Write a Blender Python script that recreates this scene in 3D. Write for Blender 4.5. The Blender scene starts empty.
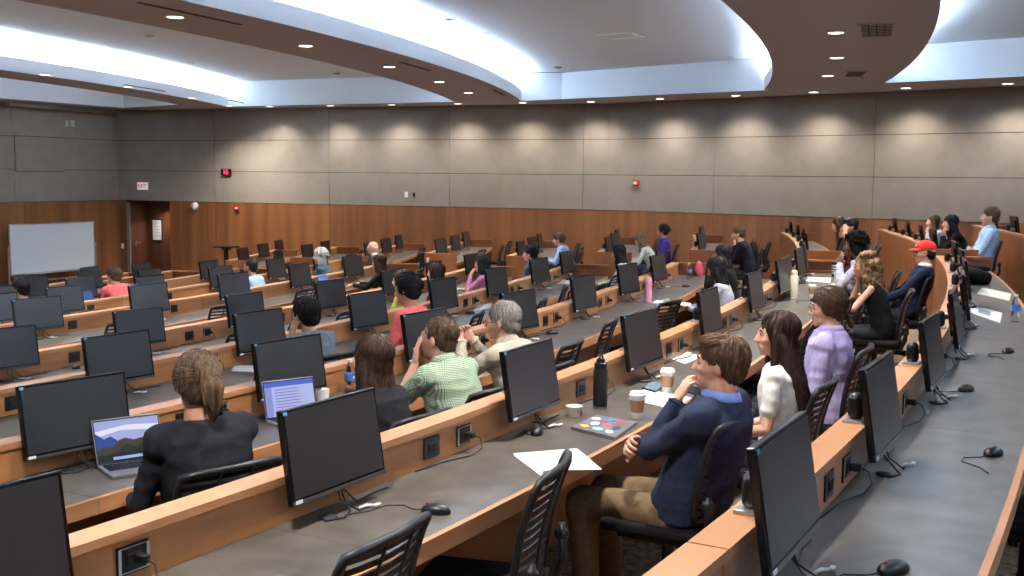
import bpy, bmesh, math, random
from mathutils import Vector, Matrix, Quaternion, noise
from mathutils.geometry import tessellate_polygon
random.seed(7)
PI = math.pi
scn = bpy.context.scene
COL = scn.collection

# ------------------------------------------------------------------ camera
F = 1115.0
CZ = 2.94                                   # eye height above the front floor
PITCH = math.atan((288 - 177) / F); YAW = math.radians(26.5); ROLL = .010
fw = Vector((-math.sin(YAW)*math.cos(PITCH), math.cos(YAW)*math.cos(PITCH), -math.sin(PITCH)))
r0 = Vector((math.cos(YAW), math.sin(YAW), 0)); u0 = r0.cross(fw)
rt = r0*math.cos(ROLL) + u0*math.sin(ROLL); up = -r0*math.sin(ROLL) + u0*math.cos(ROLL)
cam = bpy.data.cameras.new('camera'); camo = bpy.data.objects.new('camera', cam); COL.objects.link(camo)
cam.sensor_width = 36; cam.lens = F/1024*36; cam.clip_start = .05; cam.clip_end = 200
camo.matrix_world = Matrix(((rt.x, up.x, -fw.x, 0), (rt.y, up.y, -fw.y, 0), (rt.z, up.z, -fw.z, CZ), (0, 0, 0, 1)))
scn.camera = camo
scn.view_settings.view_transform = 'Standard'; scn.view_settings.look = 'None'
scn.view_settings.gamma = 1; scn.view_settings.use_curve_mapping = False
scn.view_settings.exposure = 0.5

def seen(p):                                # where a place in the hall lies for the photographer
    d = Vector(p) - Vector((0, 0, CZ)); w = d.dot(fw)
    return (512 + F*d.dot(rt)/w, 288 - F*d.dot(up)/w, w) if w > .3 else None
def sight(x, y):
    return fw + rt*((x-512)/F) - up*((y-288)/F)

# ------------------------------------------------------------------ the hall's plan: concentric rows
CX, CY, RB = -53.453, 5.70, 52.75
DX = [0, 1.682, 3.364, 5.046, 6.728, 8.45, 10.13, 11.80, 13.45, 14.90]
LZ = [-.896, -1.03, -1.164, -1.298, -1.432, -1.466, -1.609, -1.746, -1.879, -2.03]
def rk(k): return RB - DX[k]
def fl(k): return CZ + LZ[k] - .91
def pt(k, off, th, h=0.):
    r = rk(k) + off
    return Vector((CX + r*math.cos(th), CY + r*math.sin(th), fl(k) + h))
def pl(r, th, z): return Vector((CX + r*math.cos(th), CY + r*math.sin(th), z))
def arc(k, off, h, px, far=False):          # angle along row k for the seat that shows at px
    prev = None; lo, hi = (-.2, .44)
    n = 640
    res = []
    for i in range(n):
        th = lo + (hi-lo)*i/n
        s = seen(pt(k, off, th, h))
        if s is None: prev = None; continue
        if prev is not None and (prev[0]-px)*(s[0]-px) <= 0 and s[0] != prev[0]:
            t = (px-prev[0])/(s[0]-prev[0]); res.append(th - (hi-lo)/n*(1-t))
        prev = s
    if not res: raise ValueError((k, px))
    return res[-1] if far else res[0]

# ------------------------------------------------------------------ mesh helpers
def rotz(a): return Matrix.Rotation(a, 4, 'Z')
def box(bm, c, s, M=None, bev=0.):
    vs = []
    n = len(bm.verts)
    ret = bmesh.ops.create_cube(bm, size=1)
    m = Matrix.Translation(c) @ Matrix.Diagonal((s[0], s[1], s[2], 1))
    if M is not None: m = M @ m
    bmesh.ops.transform(bm, matrix=m, verts=ret['verts'])
    if bev > 0:
        es = list({e for v in ret['verts'] for e in v.link_edges})
        bmesh.ops.bevel(bm, geom=es, offset=bev, segments=2, affect='EDGES', profile=.6)
def ell(bm, c, r, M=None, seg=20, rings=12):
    ret = bmesh.ops.create_uvsphere(bm, u_segments=seg, v_segments=rings, radius=1)
    m = Matrix.Translation(c) @ (M if M is not None else Matrix.Identity(4)) @ Matrix.Diagonal((r[0], r[1], r[2], 1))
    bmesh.ops.transform(bm, matrix=m, verts=ret['verts'])
    return ret['verts']
def frame(d):
    d = d.normalized(); a = Vector((0, 0, 1)) if abs(d.z) < .9 else Vector((1, 0, 0))
    x = a.cross(d).normalized(); return x, d.cross(x)
def tube(bm, pts, rad, seg=8, caps=True, flat=1.0, closed=False):
    pts = [Vector(p) for p in pts]
    if not isinstance(rad, (list, tuple)): rad = [rad]*len(pts)
    rings = []; X = None
    n = len(pts)
    for i, p in enumerate(pts):
        if closed: d = pts[(i+1) % n] - pts[i-1]
        else: d = pts[min(i+1, n-1)] - pts[max(i-1, 0)]
        d = d.normalized() if d.length > 1e-9 else Vector((0, 0, 1))
        if X is None: X, Y = frame(d)
        else:
            X = X - d*X.dot(d)
            X = X.normalized() if X.length > 1e-6 else frame(d)[0]
            Y = d.cross(X)
        rings.append([bm.verts.new(p + (X*math.cos(2*PI*j/seg) + Y*math.sin(2*PI*j/seg)*flat)*rad[i]) for j in range(seg)])
    m = n if closed else n-1
    for i in range(m):
        A, B = rings[i], rings[(i+1) % n]
        for j in range(seg): bm.faces.new((A[j], A[(j+1) % seg], B[(j+1) % seg], B[j]))
    if caps and not closed:
        bm.faces.new(rings[0][::-1]); bm.faces.new(rings[-1])
def capsule(bm, a, b, ra, rb, seg=12):
    a, b = Vector(a), Vector(b); d = (b-a); L = d.length; d = d/L if L > 1e-6 else Vector((0, 0, 1))
    P = []; R = []
    for i in (1, 2, 3): t = PI/2*i/4; P.append(a - d*ra*math.cos(t)); R.append(ra*math.sin(t))
    P.append(a); R.append(ra)
    P.append(b); R.append(rb)
    for i in (3, 2, 1): t = PI/2*i/4; P.append(b + d*rb*math.cos(t)); R.append(rb*math.sin(t))
    tube(bm, P, R, seg)
def lathe(bm, prof, c=(0, 0, 0), seg=24, M=None):
    rings = []
    for r, z in prof:
        rings.append([bm.verts.new(Vector((c[0]+r*math.cos(2*PI*j/seg), c[1]+r*math.sin(2*PI*j/seg), c[2]+z))) for j in range(seg)])
    for A, B in zip(rings, rings[1:]):
        for j in range(seg): bm.faces.new((A[j], A[(j+1) % seg], B[(j+1) % seg], B[j]))
    bm.faces.new(rings[0][::-1]); bm.faces.new(rings[-1])
    if M is not None: bmesh.ops.transform(bm, matrix=M, verts=[v for R in rings for v in R])
def prism(bm, poly, z0, z1):                # upright prism over a plan outline
    a = [bm.verts.new((p[0], p[1], z0)) for p in poly]; b = [bm.verts.new((p[0], p[1], z1)) for p in poly]
    n = len(poly)
    for i in range(n): bm.faces.new((a[i], a[(i+1) % n], b[(i+1) % n], b[i]))
    bm.faces.new(a[::-1]); bm.faces.new(b)
def finish(bm, smooth):
    bmesh.ops.recalc_face_normals(bm, faces=bm.faces)
    if smooth:
        for f in bm.faces: f.smooth = True
def mesh_of(name, bm, mats, smooth=False):
    finish(bm, smooth)
    me = bpy.data.meshes.new(name); bm.to_mesh(me); bm.free()
    for m in (mats if isinstance(mats, (list, tuple)) else [mats]): me.materials.append(m)
    if smooth == 'auto':
        try: me.set_sharp_from_angle(angle=math.radians(35))
        except Exception: pass
    return me
def obj(name, bm, mats, parent=None, smooth=False, **kw):
    me = bm if isinstance(bm, bpy.types.Mesh) else mesh_of(name, bm, mats, smooth)
    o = bpy.data.objects.new(name, me); COL.objects.link(o)
    if parent is not None: o.parent = parent
    for k_, v in kw.items(): o[k_] = v
    return o
def thing(name, label, cat, loc=(0, 0, 0), rz=0., group=None):
    o = bpy.data.objects.new(name, None); COL.objects.link(o); o.empty_display_size = .1
    o.location = loc; o.rotation_euler = (0, 0, rz); o['label'] = label; o['category'] = cat
    if group: o['group'] = group
    return o
def tag(o, label, cat, group=None):
    o['label'] = label; o['category'] = cat
    if group: o['group'] = group
    return o
def struct(name, bm, m, smooth=False):
    o = obj(name, bm, m, None, smooth); o['kind'] = 'structure'; return o
KIDS = {}
def dup(root, loc, rz, label, group=None):
    r = root.copy(); COL.objects.link(r); r.location = loc; r.rotation_euler = (0, 0, rz); r['label'] = label
    if group: r['group'] = group
    for ch in list(root.children):
        c = ch.copy(); COL.objects.link(c); c.parent = r
        for g in list(ch.children):
            d = g.copy(); COL.objects.link(d); d.parent = c
    return r

# ------------------------------------------------------------------ materials
def lin(c): return tuple((x/255/12.92 if x/255 <= .04045 else ((x/255+.055)/1.055)**2.4) for x in c) + (1,)
def mat(name, rgb, rough=.6, spec=.5, metal=0., emit=None, es=0., alpha=1., trans=0., ior=1.45):
    m = bpy.data.materials.new(name); m.use_nodes = True; b = m.node_tree.nodes['Principled BSDF']
    b.inputs['Base Color'].default_value = lin(rgb); b.inputs['Roughness'].default_value = rough
    b.inputs['Specular IOR Level'].default_value = spec; b.inputs['Metallic'].default_value = metal
    b.inputs['IOR'].default_value = ior
    if trans: b.inputs['Transmission Weight'].default_value = trans
    if emit is not None:
        b.inputs['Emission Color'].default_value = lin(emit); b.inputs['Emission Strength'].default_value = es
    return m
def nodes(m): return m.node_tree.nodes, m.node_tree.links, m.node_tree.nodes['Principled BSDF']
def vary(m, c1, c2, scale=(1, 1, 1), nscale=5., detail=4., lo=.35, hi=.65, bump=0., bdist=.002, coord='Object', distort=0.):
    N, L, b = nodes(m)
    tc = N.new('ShaderNodeTexCoord'); mp = N.new('ShaderNodeMapping'); mp.inputs['Scale'].default_value = scale
    nz = N.new('ShaderNodeTexNoise'); nz.inputs['Scale'].default_value = nscale; nz.inputs['Detail'].default_value = detail
    nz.inputs['Distortion'].default_value = distort
    cr = N.new('ShaderNodeValToRGB'); cr.color_ramp.elements[0].position = lo; cr.color_ramp.elements[1].position = hi
    cr.color_ramp.elements[0].color = lin(c1); cr.color_ramp.elements[1].color = lin(c2)
    L.new(tc.outputs[coord], mp.inputs['Vector']); L.new(mp.outputs['Vector'], nz.inputs['Vector'])
    L.new(nz.outputs['Fac'], cr.inputs['Fac']); L.new(cr.outputs['Color'], b.inputs['Base Color'])
    if bump:
        bp = N.new('ShaderNodeBump'); bp.inputs['Strength'].default_value = bump; bp.inputs['Distance'].default_value = bdist
        L.new(nz.outputs['Fac'], bp.inputs['Height']); L.new(bp.outputs['Normal'], b.inputs['Normal'])
    return m
M = {}
M['cap'] = vary(mat('ledge_wood', (200, 140, 95), .42), (168, 114, 73), (188, 134, 90), (1, 1, 6), 3., 5., .3, .7)
M['wood'] = vary(mat('bench_wood', (180, 110, 65), .38), (150, 99, 56), (177, 120, 74), (1, 1, 7), 2.2, 6., .3, .7)
M['fwood'] = vary(mat('bench_front_wood', (140, 80, 45), .4), (120, 71, 38), (148, 92, 52), (1.5, 1.5, .5), 2.6, 6., .3, .7)
M['wwood'] = vary(mat('wall_wood', (120, 65, 38), .42), (110, 67, 36), (147, 95, 55), (2.6, 2.6, .12), 1.6, 6., .3, .7)
M['top'] = vary(mat('desk_laminate', (95, 93, 90), .34), (70, 65, 59), (98, 92, 85), (1, 1, 1), 7., 8., .3, .72, .02)
M['dark'] = mat('dark_gap', (18, 14, 12), .8)
M['panel'] = vary(mat('wall_fabric', (128, 124, 114), .9, .2), (136, 126, 113), (144, 134, 121), (1, 1, 1), 3., 3., .3, .7)
M['soffit'] = mat('soffit_paint', (172, 167, 174), .85, .2)
M['white'] = mat('white_paint', (228, 236, 242), .85, .2)
M['carpet'] = vary(mat('carpet', (110, 98, 84), .98, .1), (88, 76, 64), (134, 120, 102), (1, 1, 1), 22., 6., .35, .65, .3, .004)
M['black'] = mat('black_plastic', (17, 17, 19), .38)
M['blackm'] = mat('black_matte', (16, 16, 18), .7)
M['bezel'] = mat('monitor_bezel', (16, 16, 18), .22)
M['screen'] = mat('monitor_screen', (33, 34, 35), .36, 1.)
M['silver'] = mat('silver', (178, 180, 184), .32, .5, .8)
M['sticker'] = mat('white_sticker', (225, 228, 230), .5)
M['bsticker'] = mat('blue_sticker', (88, 160, 205), .4)
M['cable'] = mat('cable', (20, 20, 22), .55)
M['wplastic'] = mat('white_plastic', (225, 225, 222), .4)
M['paper'] = mat('paper', (208, 209, 212), .8)
M['net'] = mat('chair_mesh', (34, 36, 39), .35)
M['seatf'] = vary(mat('seat_fabric', (24, 24, 27), .9, .2), (20, 20, 23), (30, 30, 33), (1, 1, 1), 60., 3., .3, .7, .2)
M['frame'] = mat('chair_frame', (26, 27, 30), .42)
M['grey'] = mat('grey_metal', (150, 151, 148), .4, .5, .5)
M['red'] = mat('red_device', (190, 28, 24), .4)
M['lens'] = mat('lamp_lens', (255, 250, 240), .5, .5, 0, (255, 244, 228), 4.)
M['cove'] = mat('cove_strip', (255, 255, 255), .5, .5, 0, (228, 238, 255), 38.)
M['slot'] = mat('vent_slot', (70, 56, 52), .8)
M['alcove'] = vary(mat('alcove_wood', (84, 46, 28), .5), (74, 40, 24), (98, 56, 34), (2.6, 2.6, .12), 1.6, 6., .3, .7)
# ------------------------------------------------------------------ the shell of the hall
ZB = CZ - .745; ZC = CZ + 1.70; ZU = CZ + 2.32
WX = -23.45                                  # front wall
PA, PB_, PC = Vector((-23.45, 22.70)), Vector((-9.59, 24.15)), Vector((4.6, 20.70))
def wall_y(x):
    return PA.y + (x-PA.x)*(PB_.y-PA.y)/(PB_.x-PA.x) if x < PB_.x else PB_.y + (x-PB_.x)*(PC.y-PB_.y)/(PC.x-PB_.x)
def on_wall(px, py=205):                     # plan position on the side wall met by a line of sight
    d = sight(px, py); t = 5.
    for _ in range(4000):
        p = d*t
        if p.y >= wall_y(p.x) or p.x <= WX: break
        t += .01
    return Vector((p.x, p.y))
def wall_frame(px):                          # base point, direction along, normal into the hall
    p = on_wall(px); d = (PB_-PA).normalized() if p.x < PB_.x else (PC-PB_).normalized()
    return p, d, Vector((d.y, -d.x))

GAP = .012
def panels(bm, P, Q, cuts, zs, n, thick=.03, mi=0):
    d = (Q-P); L = d.length; d = d/L
    cs = [0.] + sorted(cuts) + [L]
    ang = math.atan2(d.y, d.x)
    for a, b in zip(cs, cs[1:]):
        for z0, z1 in zip(zs, zs[1:]):
            nf = len(bm.faces)
            c = P + d*(a+b)/2 + n*thick/2
            box(bm, (0, 0, 0), (b-a-GAP, thick, z1-z0-GAP), Matrix.Translation((c.x, c.y, (z0+z1)/2)) @ rotz(ang))
            bm.faces.ensure_lookup_table()
            for f in bm.faces[nf:]: f.material_index = mi
def slab(bm, P, Q, z0, z1, n, t0, t1, mi):
    d = (Q-P).normalized(); ang = math.atan2(d.y, d.x); L = (Q-P).length; nf = len(bm.faces)
    c = (P+Q)/2 + n*(t0+t1)/2
    box(bm, (0, 0, 0), (L, t1-t0, z1-z0), Matrix.Translation((c.x, c.y, (z0+z1)/2)) @ rotz(ang))
    bm.faces.ensure_lookup_table()
    for f in bm.faces[nf:]: f.material_index = mi
zs = [ZB, ZB+.815, ZB+1.63, ZC]
WM = [M['dark'], M['panel'], M['wwood']]
# side wall: two flat runs meeting at a shallow bend, with the door alcove near the front corner
da, db = (PB_-PA).normalized(), (PC-PB_).normalized()
na, nb = Vector((da.y, -da.x)), Vector((db.y, -db.x))
al0, al1 = (on_wall(127)-PA).length, (on_wall(170)-PA).length
bm = bmesh.new()
ca = [(on_wall(x)-PA).length for x in (216, 330, 450, 583)]
cb = [(on_wall(x)-PB_).length for x in (714, 873)]
cb.append(cb[-1] + (cb[1]-cb[0]))
slab(bm, PA, PB_, ZB, ZC+.9, na, -.15, .0, 0)
slab(bm, PB_, PC, 0, ZC+.9, nb, -.15, .0, 0)
panels(bm, PA, PB_, ca, zs, na, .03, 1)
panels(bm, PB_, PC, cb, zs, nb, .03, 1)
A0, A1 = PA + da*al0, PA + da*al1
slab(bm, PA, A0, 0, ZB, na, -.15, .0, 0); slab(bm, A1, PB_, 0, ZB, na, -.15, .0, 0)
panels(bm, PA, A0, [], [0, ZB], na, .022, 2)
panels(bm, A1, PB_, [c - al1 for c in ca], [0, ZB], na, .022, 2)
panels(bm, PB_, PC, cb, [0, ZB], nb, .022, 2)
struct('wall_right', bm, WM)
# door alcove behind the opening
bm = bmesh.new()
D = .3
while D < 2.2 and seen((*(A0-na*D), 1.8))[0] < 147: D += .02
slab(bm, A0 - na*D, A1 - na*D, 0, ZB, na, -.1, 0, 0)
slab(bm, A1, A1 - na*D, 0, ZB, -da, 0, -.1, 0)
slab(bm, A0, A1, ZB, ZB+.1, na, -D, 0, 1)
slab(bm, A0-na*.15, A0 - na*D, 0, ZB, da, 0, -.1, 0)
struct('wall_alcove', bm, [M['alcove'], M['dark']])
# grey steel door jamb seen edge-on at the left of the alcove, the door leaf standing in the alcove's left side
bm = bmesh.new()
ang = math.atan2(da.y, da.x)
def inwall(u, d_, z): p = PA + da*u + na*d_; return Vector((p.x, p.y, z))
box(bm, (0, 0, 0), (.09, .05, 2.14), Matrix.Translation(inwall(al0+.045, .0, 1.07)) @ rotz(ang))
struct('trim_1', bm, M['grey'])
bm = bmesh.new()
box(bm, (0, 0, 0), (.03, min(.8, D-.2), 2.05), Matrix.Translation(inwall(al0+.02, -D/2, 1.04)) @ rotz(ang))
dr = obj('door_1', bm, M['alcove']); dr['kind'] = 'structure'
bm = bmesh.new()
box(bm, (0, 0, 0), (.05, .02, .16), Matrix.Translation(inwall(al0+.075, -.24, 1.0)) @ rotz(ang), .006)
tube(bm, [inwall(al0+.09, -.24, 1.02), inwall(al0+.13, -.24, 1.02), inwall(al0+.13, -.36, 1.02)], .011, 8)
obj('door_handle', bm, M['silver'], dr, True)
# front wall
nf_ = Vector((1, 0)); PF = Vector((WX, -7.0))
bm = bmesh.new()
def fy(px):                                  # where a line of sight meets the front wall
    d = sight(px, 205); return d.y*(WX/d.x)
slab(bm, PF, PA, 0, ZC+.9, nf_, -.15, 0, 0)
fc = sorted([fy(14)-PF.y, fy(14)-PF.y-2.6, fy(14)-PF.y-5.2, fy(14)-PF.y-7.8, fy(14)-PF.y-10.4])
panels(bm, PF, PA, fc, zs, nf_, .03, 1)
panels(bm, PF, PA, [fy(104)-PF.y, fy(104)-PF.y-2.6, fy(104)-PF.y-5.2, fy(104)-PF.y-7.8, fy(104)-PF.y-10.4], [0, ZB], nf_, .022, 2)
# projection-room cover panel sitting proud of the fabric
y0, y1 = fy(16), fy(64)
slab(bm, Vector((WX, y0-.015)), Vector((WX, y1+.015)), ZB+.755, ZB+1.645, nf_, .03, .034, 0)
slab(bm, Vector((WX, y0)), Vector((WX, y1)), ZB+.77, ZB+1.63, nf_, .034, .055, 1)
struct('wall_front', bm, WM)
bm = bmesh.new()
slab(bm, Vector((4.6, -7.0)), PC, 0, ZC+.9, Vector((-1, 0)), -.15, 0, 0)
panels(bm, Vector((4.6, -7.0)), PC, [5, 10, 15, 20], zs, Vector((-1, 0)), .03, 1)
panels(bm, Vector((4.6, -7.0)), PC, [5, 10, 15, 20], [0, ZB], Vector((-1, 0)), .022, 2)
struct('wall_back', bm, WM)
bm = bmesh.new()
slab(bm, PF, Vector((4.6, -7.0)), 0, ZC+.9, Vector((0, 1)), -.15, 0, 0)
panels(bm, PF, Vector((4.6, -7.0)), [5, 10, 15, 20], zs, Vector((0, 1)), .03, 1)
panels(bm, PF, Vector((4.6, -7.0)), [5, 10, 15, 20], [0, ZB], Vector((0, 1)), .022, 2)
struct('wall_left', bm, WM)

# floor: a flat front and stepped tiers that follow the rows
DX_1 = -1.45
def rr(k): return RB - DX[k] if k >= 0 else RB - DX_1
def ff(k): return fl(k) if k >= 0 else CZ - .762 - .91
def th_wall(r, gap=0.):                      # angle at which an arc of radius r meets the side wall
    th = .15
    while th < .7:
        p = pl(r, th, 0)
        if p.y > wall_y(p.x) - gap: return th
        th += .001
    return th
bm = bmesh.new()
poly = [(WX, -7), (4.6, -7), (PC.x, PC.y), (PB_.x, PB_.y), (A1.x, A1.y), (A1.x-na.x*D, A1.y-na.y*D), (A0.x-na.x*D, A0.y-na.y*D), (A0.x, A0.y), (PA.x, PA.y)]
prism(bm, poly, -.1, 0)
N = 40
for k in range(8, -2, -1):
    r = rr(k); z0 = ff(k+1) if k < 8 else 0.
    z0 = ff(k+1)
    # everything behind radius r rises to this tier
    t1 = th_wall(r, .002); t0 = -math.asin(min(.99, 12.6/r))
    outl = [tuple(pl(r, t0 + (t1-t0)*i/N, 0)[:2]) for i in range(N+1)]
    outl = [(min(x, 4.59), max(y, -6.99)) for x, y in outl]
    e = outl[-1]
    tail = []
    if e[0] < PB_.x: tail.append((PB_.x, PB_.y-.002))
    tail += [(4.595, wall_y(4.595)-.002), (4.595, -6.99)]
    prism(bm, outl + tail, z0-.03, ff(k))
struct('floor', bm, M['carpet'])

# ceiling: a taupe soffit with curved openings, white lips and a raised white ceiling above
TN = -.17
def inset(r, g): return th_wall(r, g)
def arcpts(r, t0, t1, n=36): return [tuple(pl(r, t0+(t1-t0)*i/n, 0)[:2]) for i in range(n+1)]
OPEN = {
 'A': [(45.6, TN, Vector((-10.28, 23.03))), (50.6, TN, Vector((-5.26, 21.45)))],
 'B': [(38.05, TN, Vector((-19.64, 22.31))), (44.03, TN, Vector((-12.6, 22.5)))],
 'D': [(52.57, TN, Vector((-3.03, 20.57))), (57.0, TN, Vector((1.24, 19.55)))],
}
holes = {}
def thof(p): return math.atan2(p.y-CY, p.x-CX)
for n_, (lo, hi) in OPEN.items():
    holes[n_] = arcpts(lo[0], lo[1], thof(lo[2])) + [tuple(hi[2])] + arcpts(hi[0], thof(hi[2])-.004, hi[1])
holes['C'] = arcpts(37.0, TN, .435) + [(-22.3, 21.85), (-22.3, -1.2)]
outer = [(WX, -7), (4.6, -7), (PC.x, PC.y), (PB_.x, PB_.y), (PA.x, PA.y)]
polys = [[Vector((x, y, 0)) for x, y in outer]] + [[Vector((x, y, 0)) for x, y in h] for h in holes.values()]
tris = tessellate_polygon(polys)
flat = [v for p in polys for v in p]
bm = bmesh.new()
a = [bm.verts.new((v.x, v.y, ZC)) for v in flat]
for t in tris:
    try: bm.faces.new([a[i] for i in t])
    except ValueError: pass
bmesh.ops.recalc_face_normals(bm, faces=bm.faces)
for f in bm.faces:
    if f.normal.z > 0: f.normal_flip()
me = bpy.data.meshes.new('ceiling'); bm.to_mesh(me); bm.free(); me.materials.append(M['soffit'])
o = bpy.data.objects.new('ceiling', me); COL.objects.link(o); o['kind'] = 'structure'
# lips: tall enough to hide a strip on the long curves, rising to the raised ceiling at the ends
LIP = .24
bm = bmesh.new(); bmc = bmesh.new()
def strip(bm_, pts, z0, z1):
    vs = [(bm_.verts.new((p[0], p[1], z0)), bm_.verts.new((p[0], p[1], z1))) for p in pts]
    for A, B in zip(vs, vs[1:]): bm_.faces.new((A[0], B[0], B[1], A[1]))
def ledge_(bm_, r0_, r1_, t0, t1, z, n=36):
    A = arcpts(r0_, t0, t1, n); B = arcpts(r1_, t0, t1, n)
    a = [bm_.verts.new((x, y, z)) for x, y in A]; b = [bm_.verts.new((x, y, z)) for x, y in B]
    for i in range(n): bm_.faces.new((a[i], a[i+1], b[i+1], b[i]))
TR = .42
for n_, (lo, hi) in OPEN.items():
    t_lo, t_hi = thof(lo[2]), thof(hi[2])
    strip(bm, arcpts(lo[0], TN, t_lo), ZC, ZC+LIP); strip(bm, arcpts(hi[0], TN, t_hi), ZC, ZC+LIP)
    for r_, s_, te in ((lo[0], -1, t_lo), (hi[0], 1, t_hi)):
        ledge_(bm, r_, r_+s_*.03, TN, te, ZC+LIP)
        strip(bm, arcpts(r_+s_*.03, TN, te), ZC+.06, ZC+LIP)
        ledge_(bm, r_+s_*.03, r_+s_*TR, TN, te, ZC+.06)
        strip(bm, arcpts(r_+s_*TR, TN, te), ZC+.06, ZU)
        ledge_(bmc, r_+s_*.08, r_+s_*.22, TN+.002, te-.002, ZC+.14)
    e0 = pl(lo[0]-TR, t_lo, 0); e1 = pl(hi[0]+TR, t_hi, 0)
    strip(bm, [tuple(e0[:2]), tuple(lo[2]), tuple(hi[2]), tuple(e1[:2])], ZC, ZU)
    ledge_(bm, lo[0]-TR, hi[0]+TR, TN, (t_lo+t_hi)/2+.03, ZU, 40)
    a0, a1 = arcpts(lo[0]-TR, TN, TN+.01, 1)[0], arcpts(hi[0]+TR, TN, TN+.01, 1)[0]
    strip(bm, [a0, a1], ZC, ZU)
hc = holes['C']
strip(bm, arcpts(37.0, TN, .435), ZC, ZC+LIP); ledge_(bm, 37.0, 37.03, TN, .435, ZC+LIP); strip(bm, arcpts(37.03, TN, .435), ZC+.06, ZC+LIP)
ledge_(bm, 37.03, 37.0+TR, TN, .435, ZC+.06); strip(bm, arcpts(37.0+TR, TN, .435), ZC+.06, ZU)
ledge_(bmc, 37.08, 37.22, TN, .43, ZC+.14)
e = pl(37.0+TR, .435, 0)
strip(bm, [tuple(e[:2]), hc[36], (-22.3, 21.85), (-22.3, -1.2), hc[0], arcpts(37+TR, TN, 0, 1)[0]], ZC, ZU)
vs = [bm.verts.new((x, y, ZU)) for x, y in [(-22.3, -1.2)] + arcpts(37.0+TR, TN, .435) + [(-22.3, 21.85)]]
bm.faces.new(vs)
o = struct('ceiling_cove', bm, M['white'])
cs = obj('cove_light_strip', bmc, M['cove']); tag(cs, 'hidden white light strips glowing behind the curved ceiling lips', 'light')

# ------------------------------------------------------------------ lamps in the ceiling
def lampmesh():
    bm = bmesh.new(); lathe(bm, [(.088, 0.), (.105, -.004), (.112, 0.012), (.088, .012)], seg=28)
    ring = mesh_of('trim_ring', bm, M['wplastic'], True)
    bm = bmesh.new(); lathe(bm, [(.001, -.002), (.086, -.002), (.086, .01), (.001, .01)], seg=28)
    return ring, mesh_of('lens', bm, M['lens'])
RING, LENS = lampmesh()
def spot(name, e, size, blend, col, r=.07, parent=None, loc=(0, 0, -.03), rot=None):
    l = bpy.data.lights.new(name, 'SPOT'); l.energy = e; l.spot_size = size; l.spot_blend = blend; l.color = col; l.shadow_soft_size = r
    o = bpy.data.objects.new(name, l); COL.objects.link(o); o.parent = parent; o.location = loc
    if rot: o.rotation_euler = rot
    return o
def downlight(x, y, z, label, group, e=1., size=2.2, col=(1, .94, .87)):
    t = thing('recessed_downlight', label, 'ceiling light', (x, y, z), 0, group)
    obj('trim_ring', RING, None, t); obj('lens', LENS, None, t)
    spot('lamp', e, size, .9, col, .08, t)
    return t
ordn = ['first', 'second', 'third', 'fourth', 'fifth', 'sixth', 'seventh', 'eighth', 'ninth', 'tenth', 'eleventh', 'twelfth', 'thirteenth', 'fourteenth', 'fifteenth', 'sixteenth']
E1, E2 = 440., 165.
wl = [(264, 106), (324, 105), (385, 104), (452, 103), (517, 102), (586, 101), (655, 98), (729, 94), (810, 91), (902, 86), (1006, 81)]
for i, (x, y) in enumerate(wl):
    d = sight(x, y); p = d*(1.70/d.z)
    q = Vector((p.x, wall_y(p.x)-.66)) if True else p
    downlight(q.x, q.y, ZC, 'round white downlight close to the long wall, %s from the left' % ordn[i], 'downlights along the long wall', E2, 2.25, (1, .92, .84))
    # the wash lamp beside it aims at the fabric
def arc_lamps(r, ths, what, grp, e):
    for i, t in enumerate(ths):
        p = pl(r, t, ZC)
        downlight(p.x, p.y, ZC, what % ordn[i], grp, e)
arc_lamps(44.75, [-.1, -.04, .022, .084, .146, .21, .272, .331], 'round downlight in the taupe band between the coves, %s from the camera', 'downlights in the middle band', E1)
arc_lamps(38.2, [-.06, .01, .08, .15, .22, .29, .37, .441], 'round downlight in the narrow front taupe band, %s from the camera', 'downlights in the front band', E1)
arc_lamps(51.5, [-.07, -.013, .043, .097, .151, .205, .259], 'round downlight in the broad taupe band at right, %s from the camera', 'downlights in the broad right band', E1)
for i, x in enumerate((-21, -14, -7, 0)):
    downlight(x, -3.5, ZC, 'round downlight over the near side aisle, %s from the front' % ordn[i], 'downlights over the near aisle', E1)
p = inwall((al0+al1)/2+.1, -.45, ZB); t = downlight(p.x, p.y, ZB-.002, 'small downlight inside the door alcove', None, 80., 2.2)
print('CORNER', seen((PA.x, PA.y, 3)), seen((A0.x, A0.y, 2)))
# unlit fittings in the raised ceilings
for i, (x, y) in enumerate([(31, 36), (149, 35), (190, 63), (337, 73), (486, 33), (558, 67), (576, 76), (447, 19), (733, 57)]):
    d = sight(x, y); p = d*((ZU-CZ)/d.z)
    bm = bmesh.new(); lathe(bm, [(.001, -.03), (.05, -.03), (.085, -.012), (.09, 0), (.001, 0)], seg=20)
    o = obj('ceiling_fitting', bm, M['wplastic'] if i % 2 == 0 else M['grey'], None, True); o.location = (p.x, p.y, ZU)
    tag(o, 'small round %s fitting on the raised white ceiling, %s counted from the left' % ('white' if i % 2 == 0 else 'grey', ordn[i]), 'ceiling fitting', 'small fittings on the raised ceilings')
d = sight(620, 36); p = d*((ZU-CZ)/d.z)
bm = bmesh.new()
for s in (-1, 1):
    box(bm, (s*.3, 0, -.006), (.03, .6, .012)); box(bm, (0, s*.3, -.006), (.6, .03, .012))
o = obj('access_hatch', bm, M['wplastic']); o.location = (p.x, p.y, ZU); tag(o, 'square white access hatch frame on the raised ceiling', 'hatch')
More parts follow.
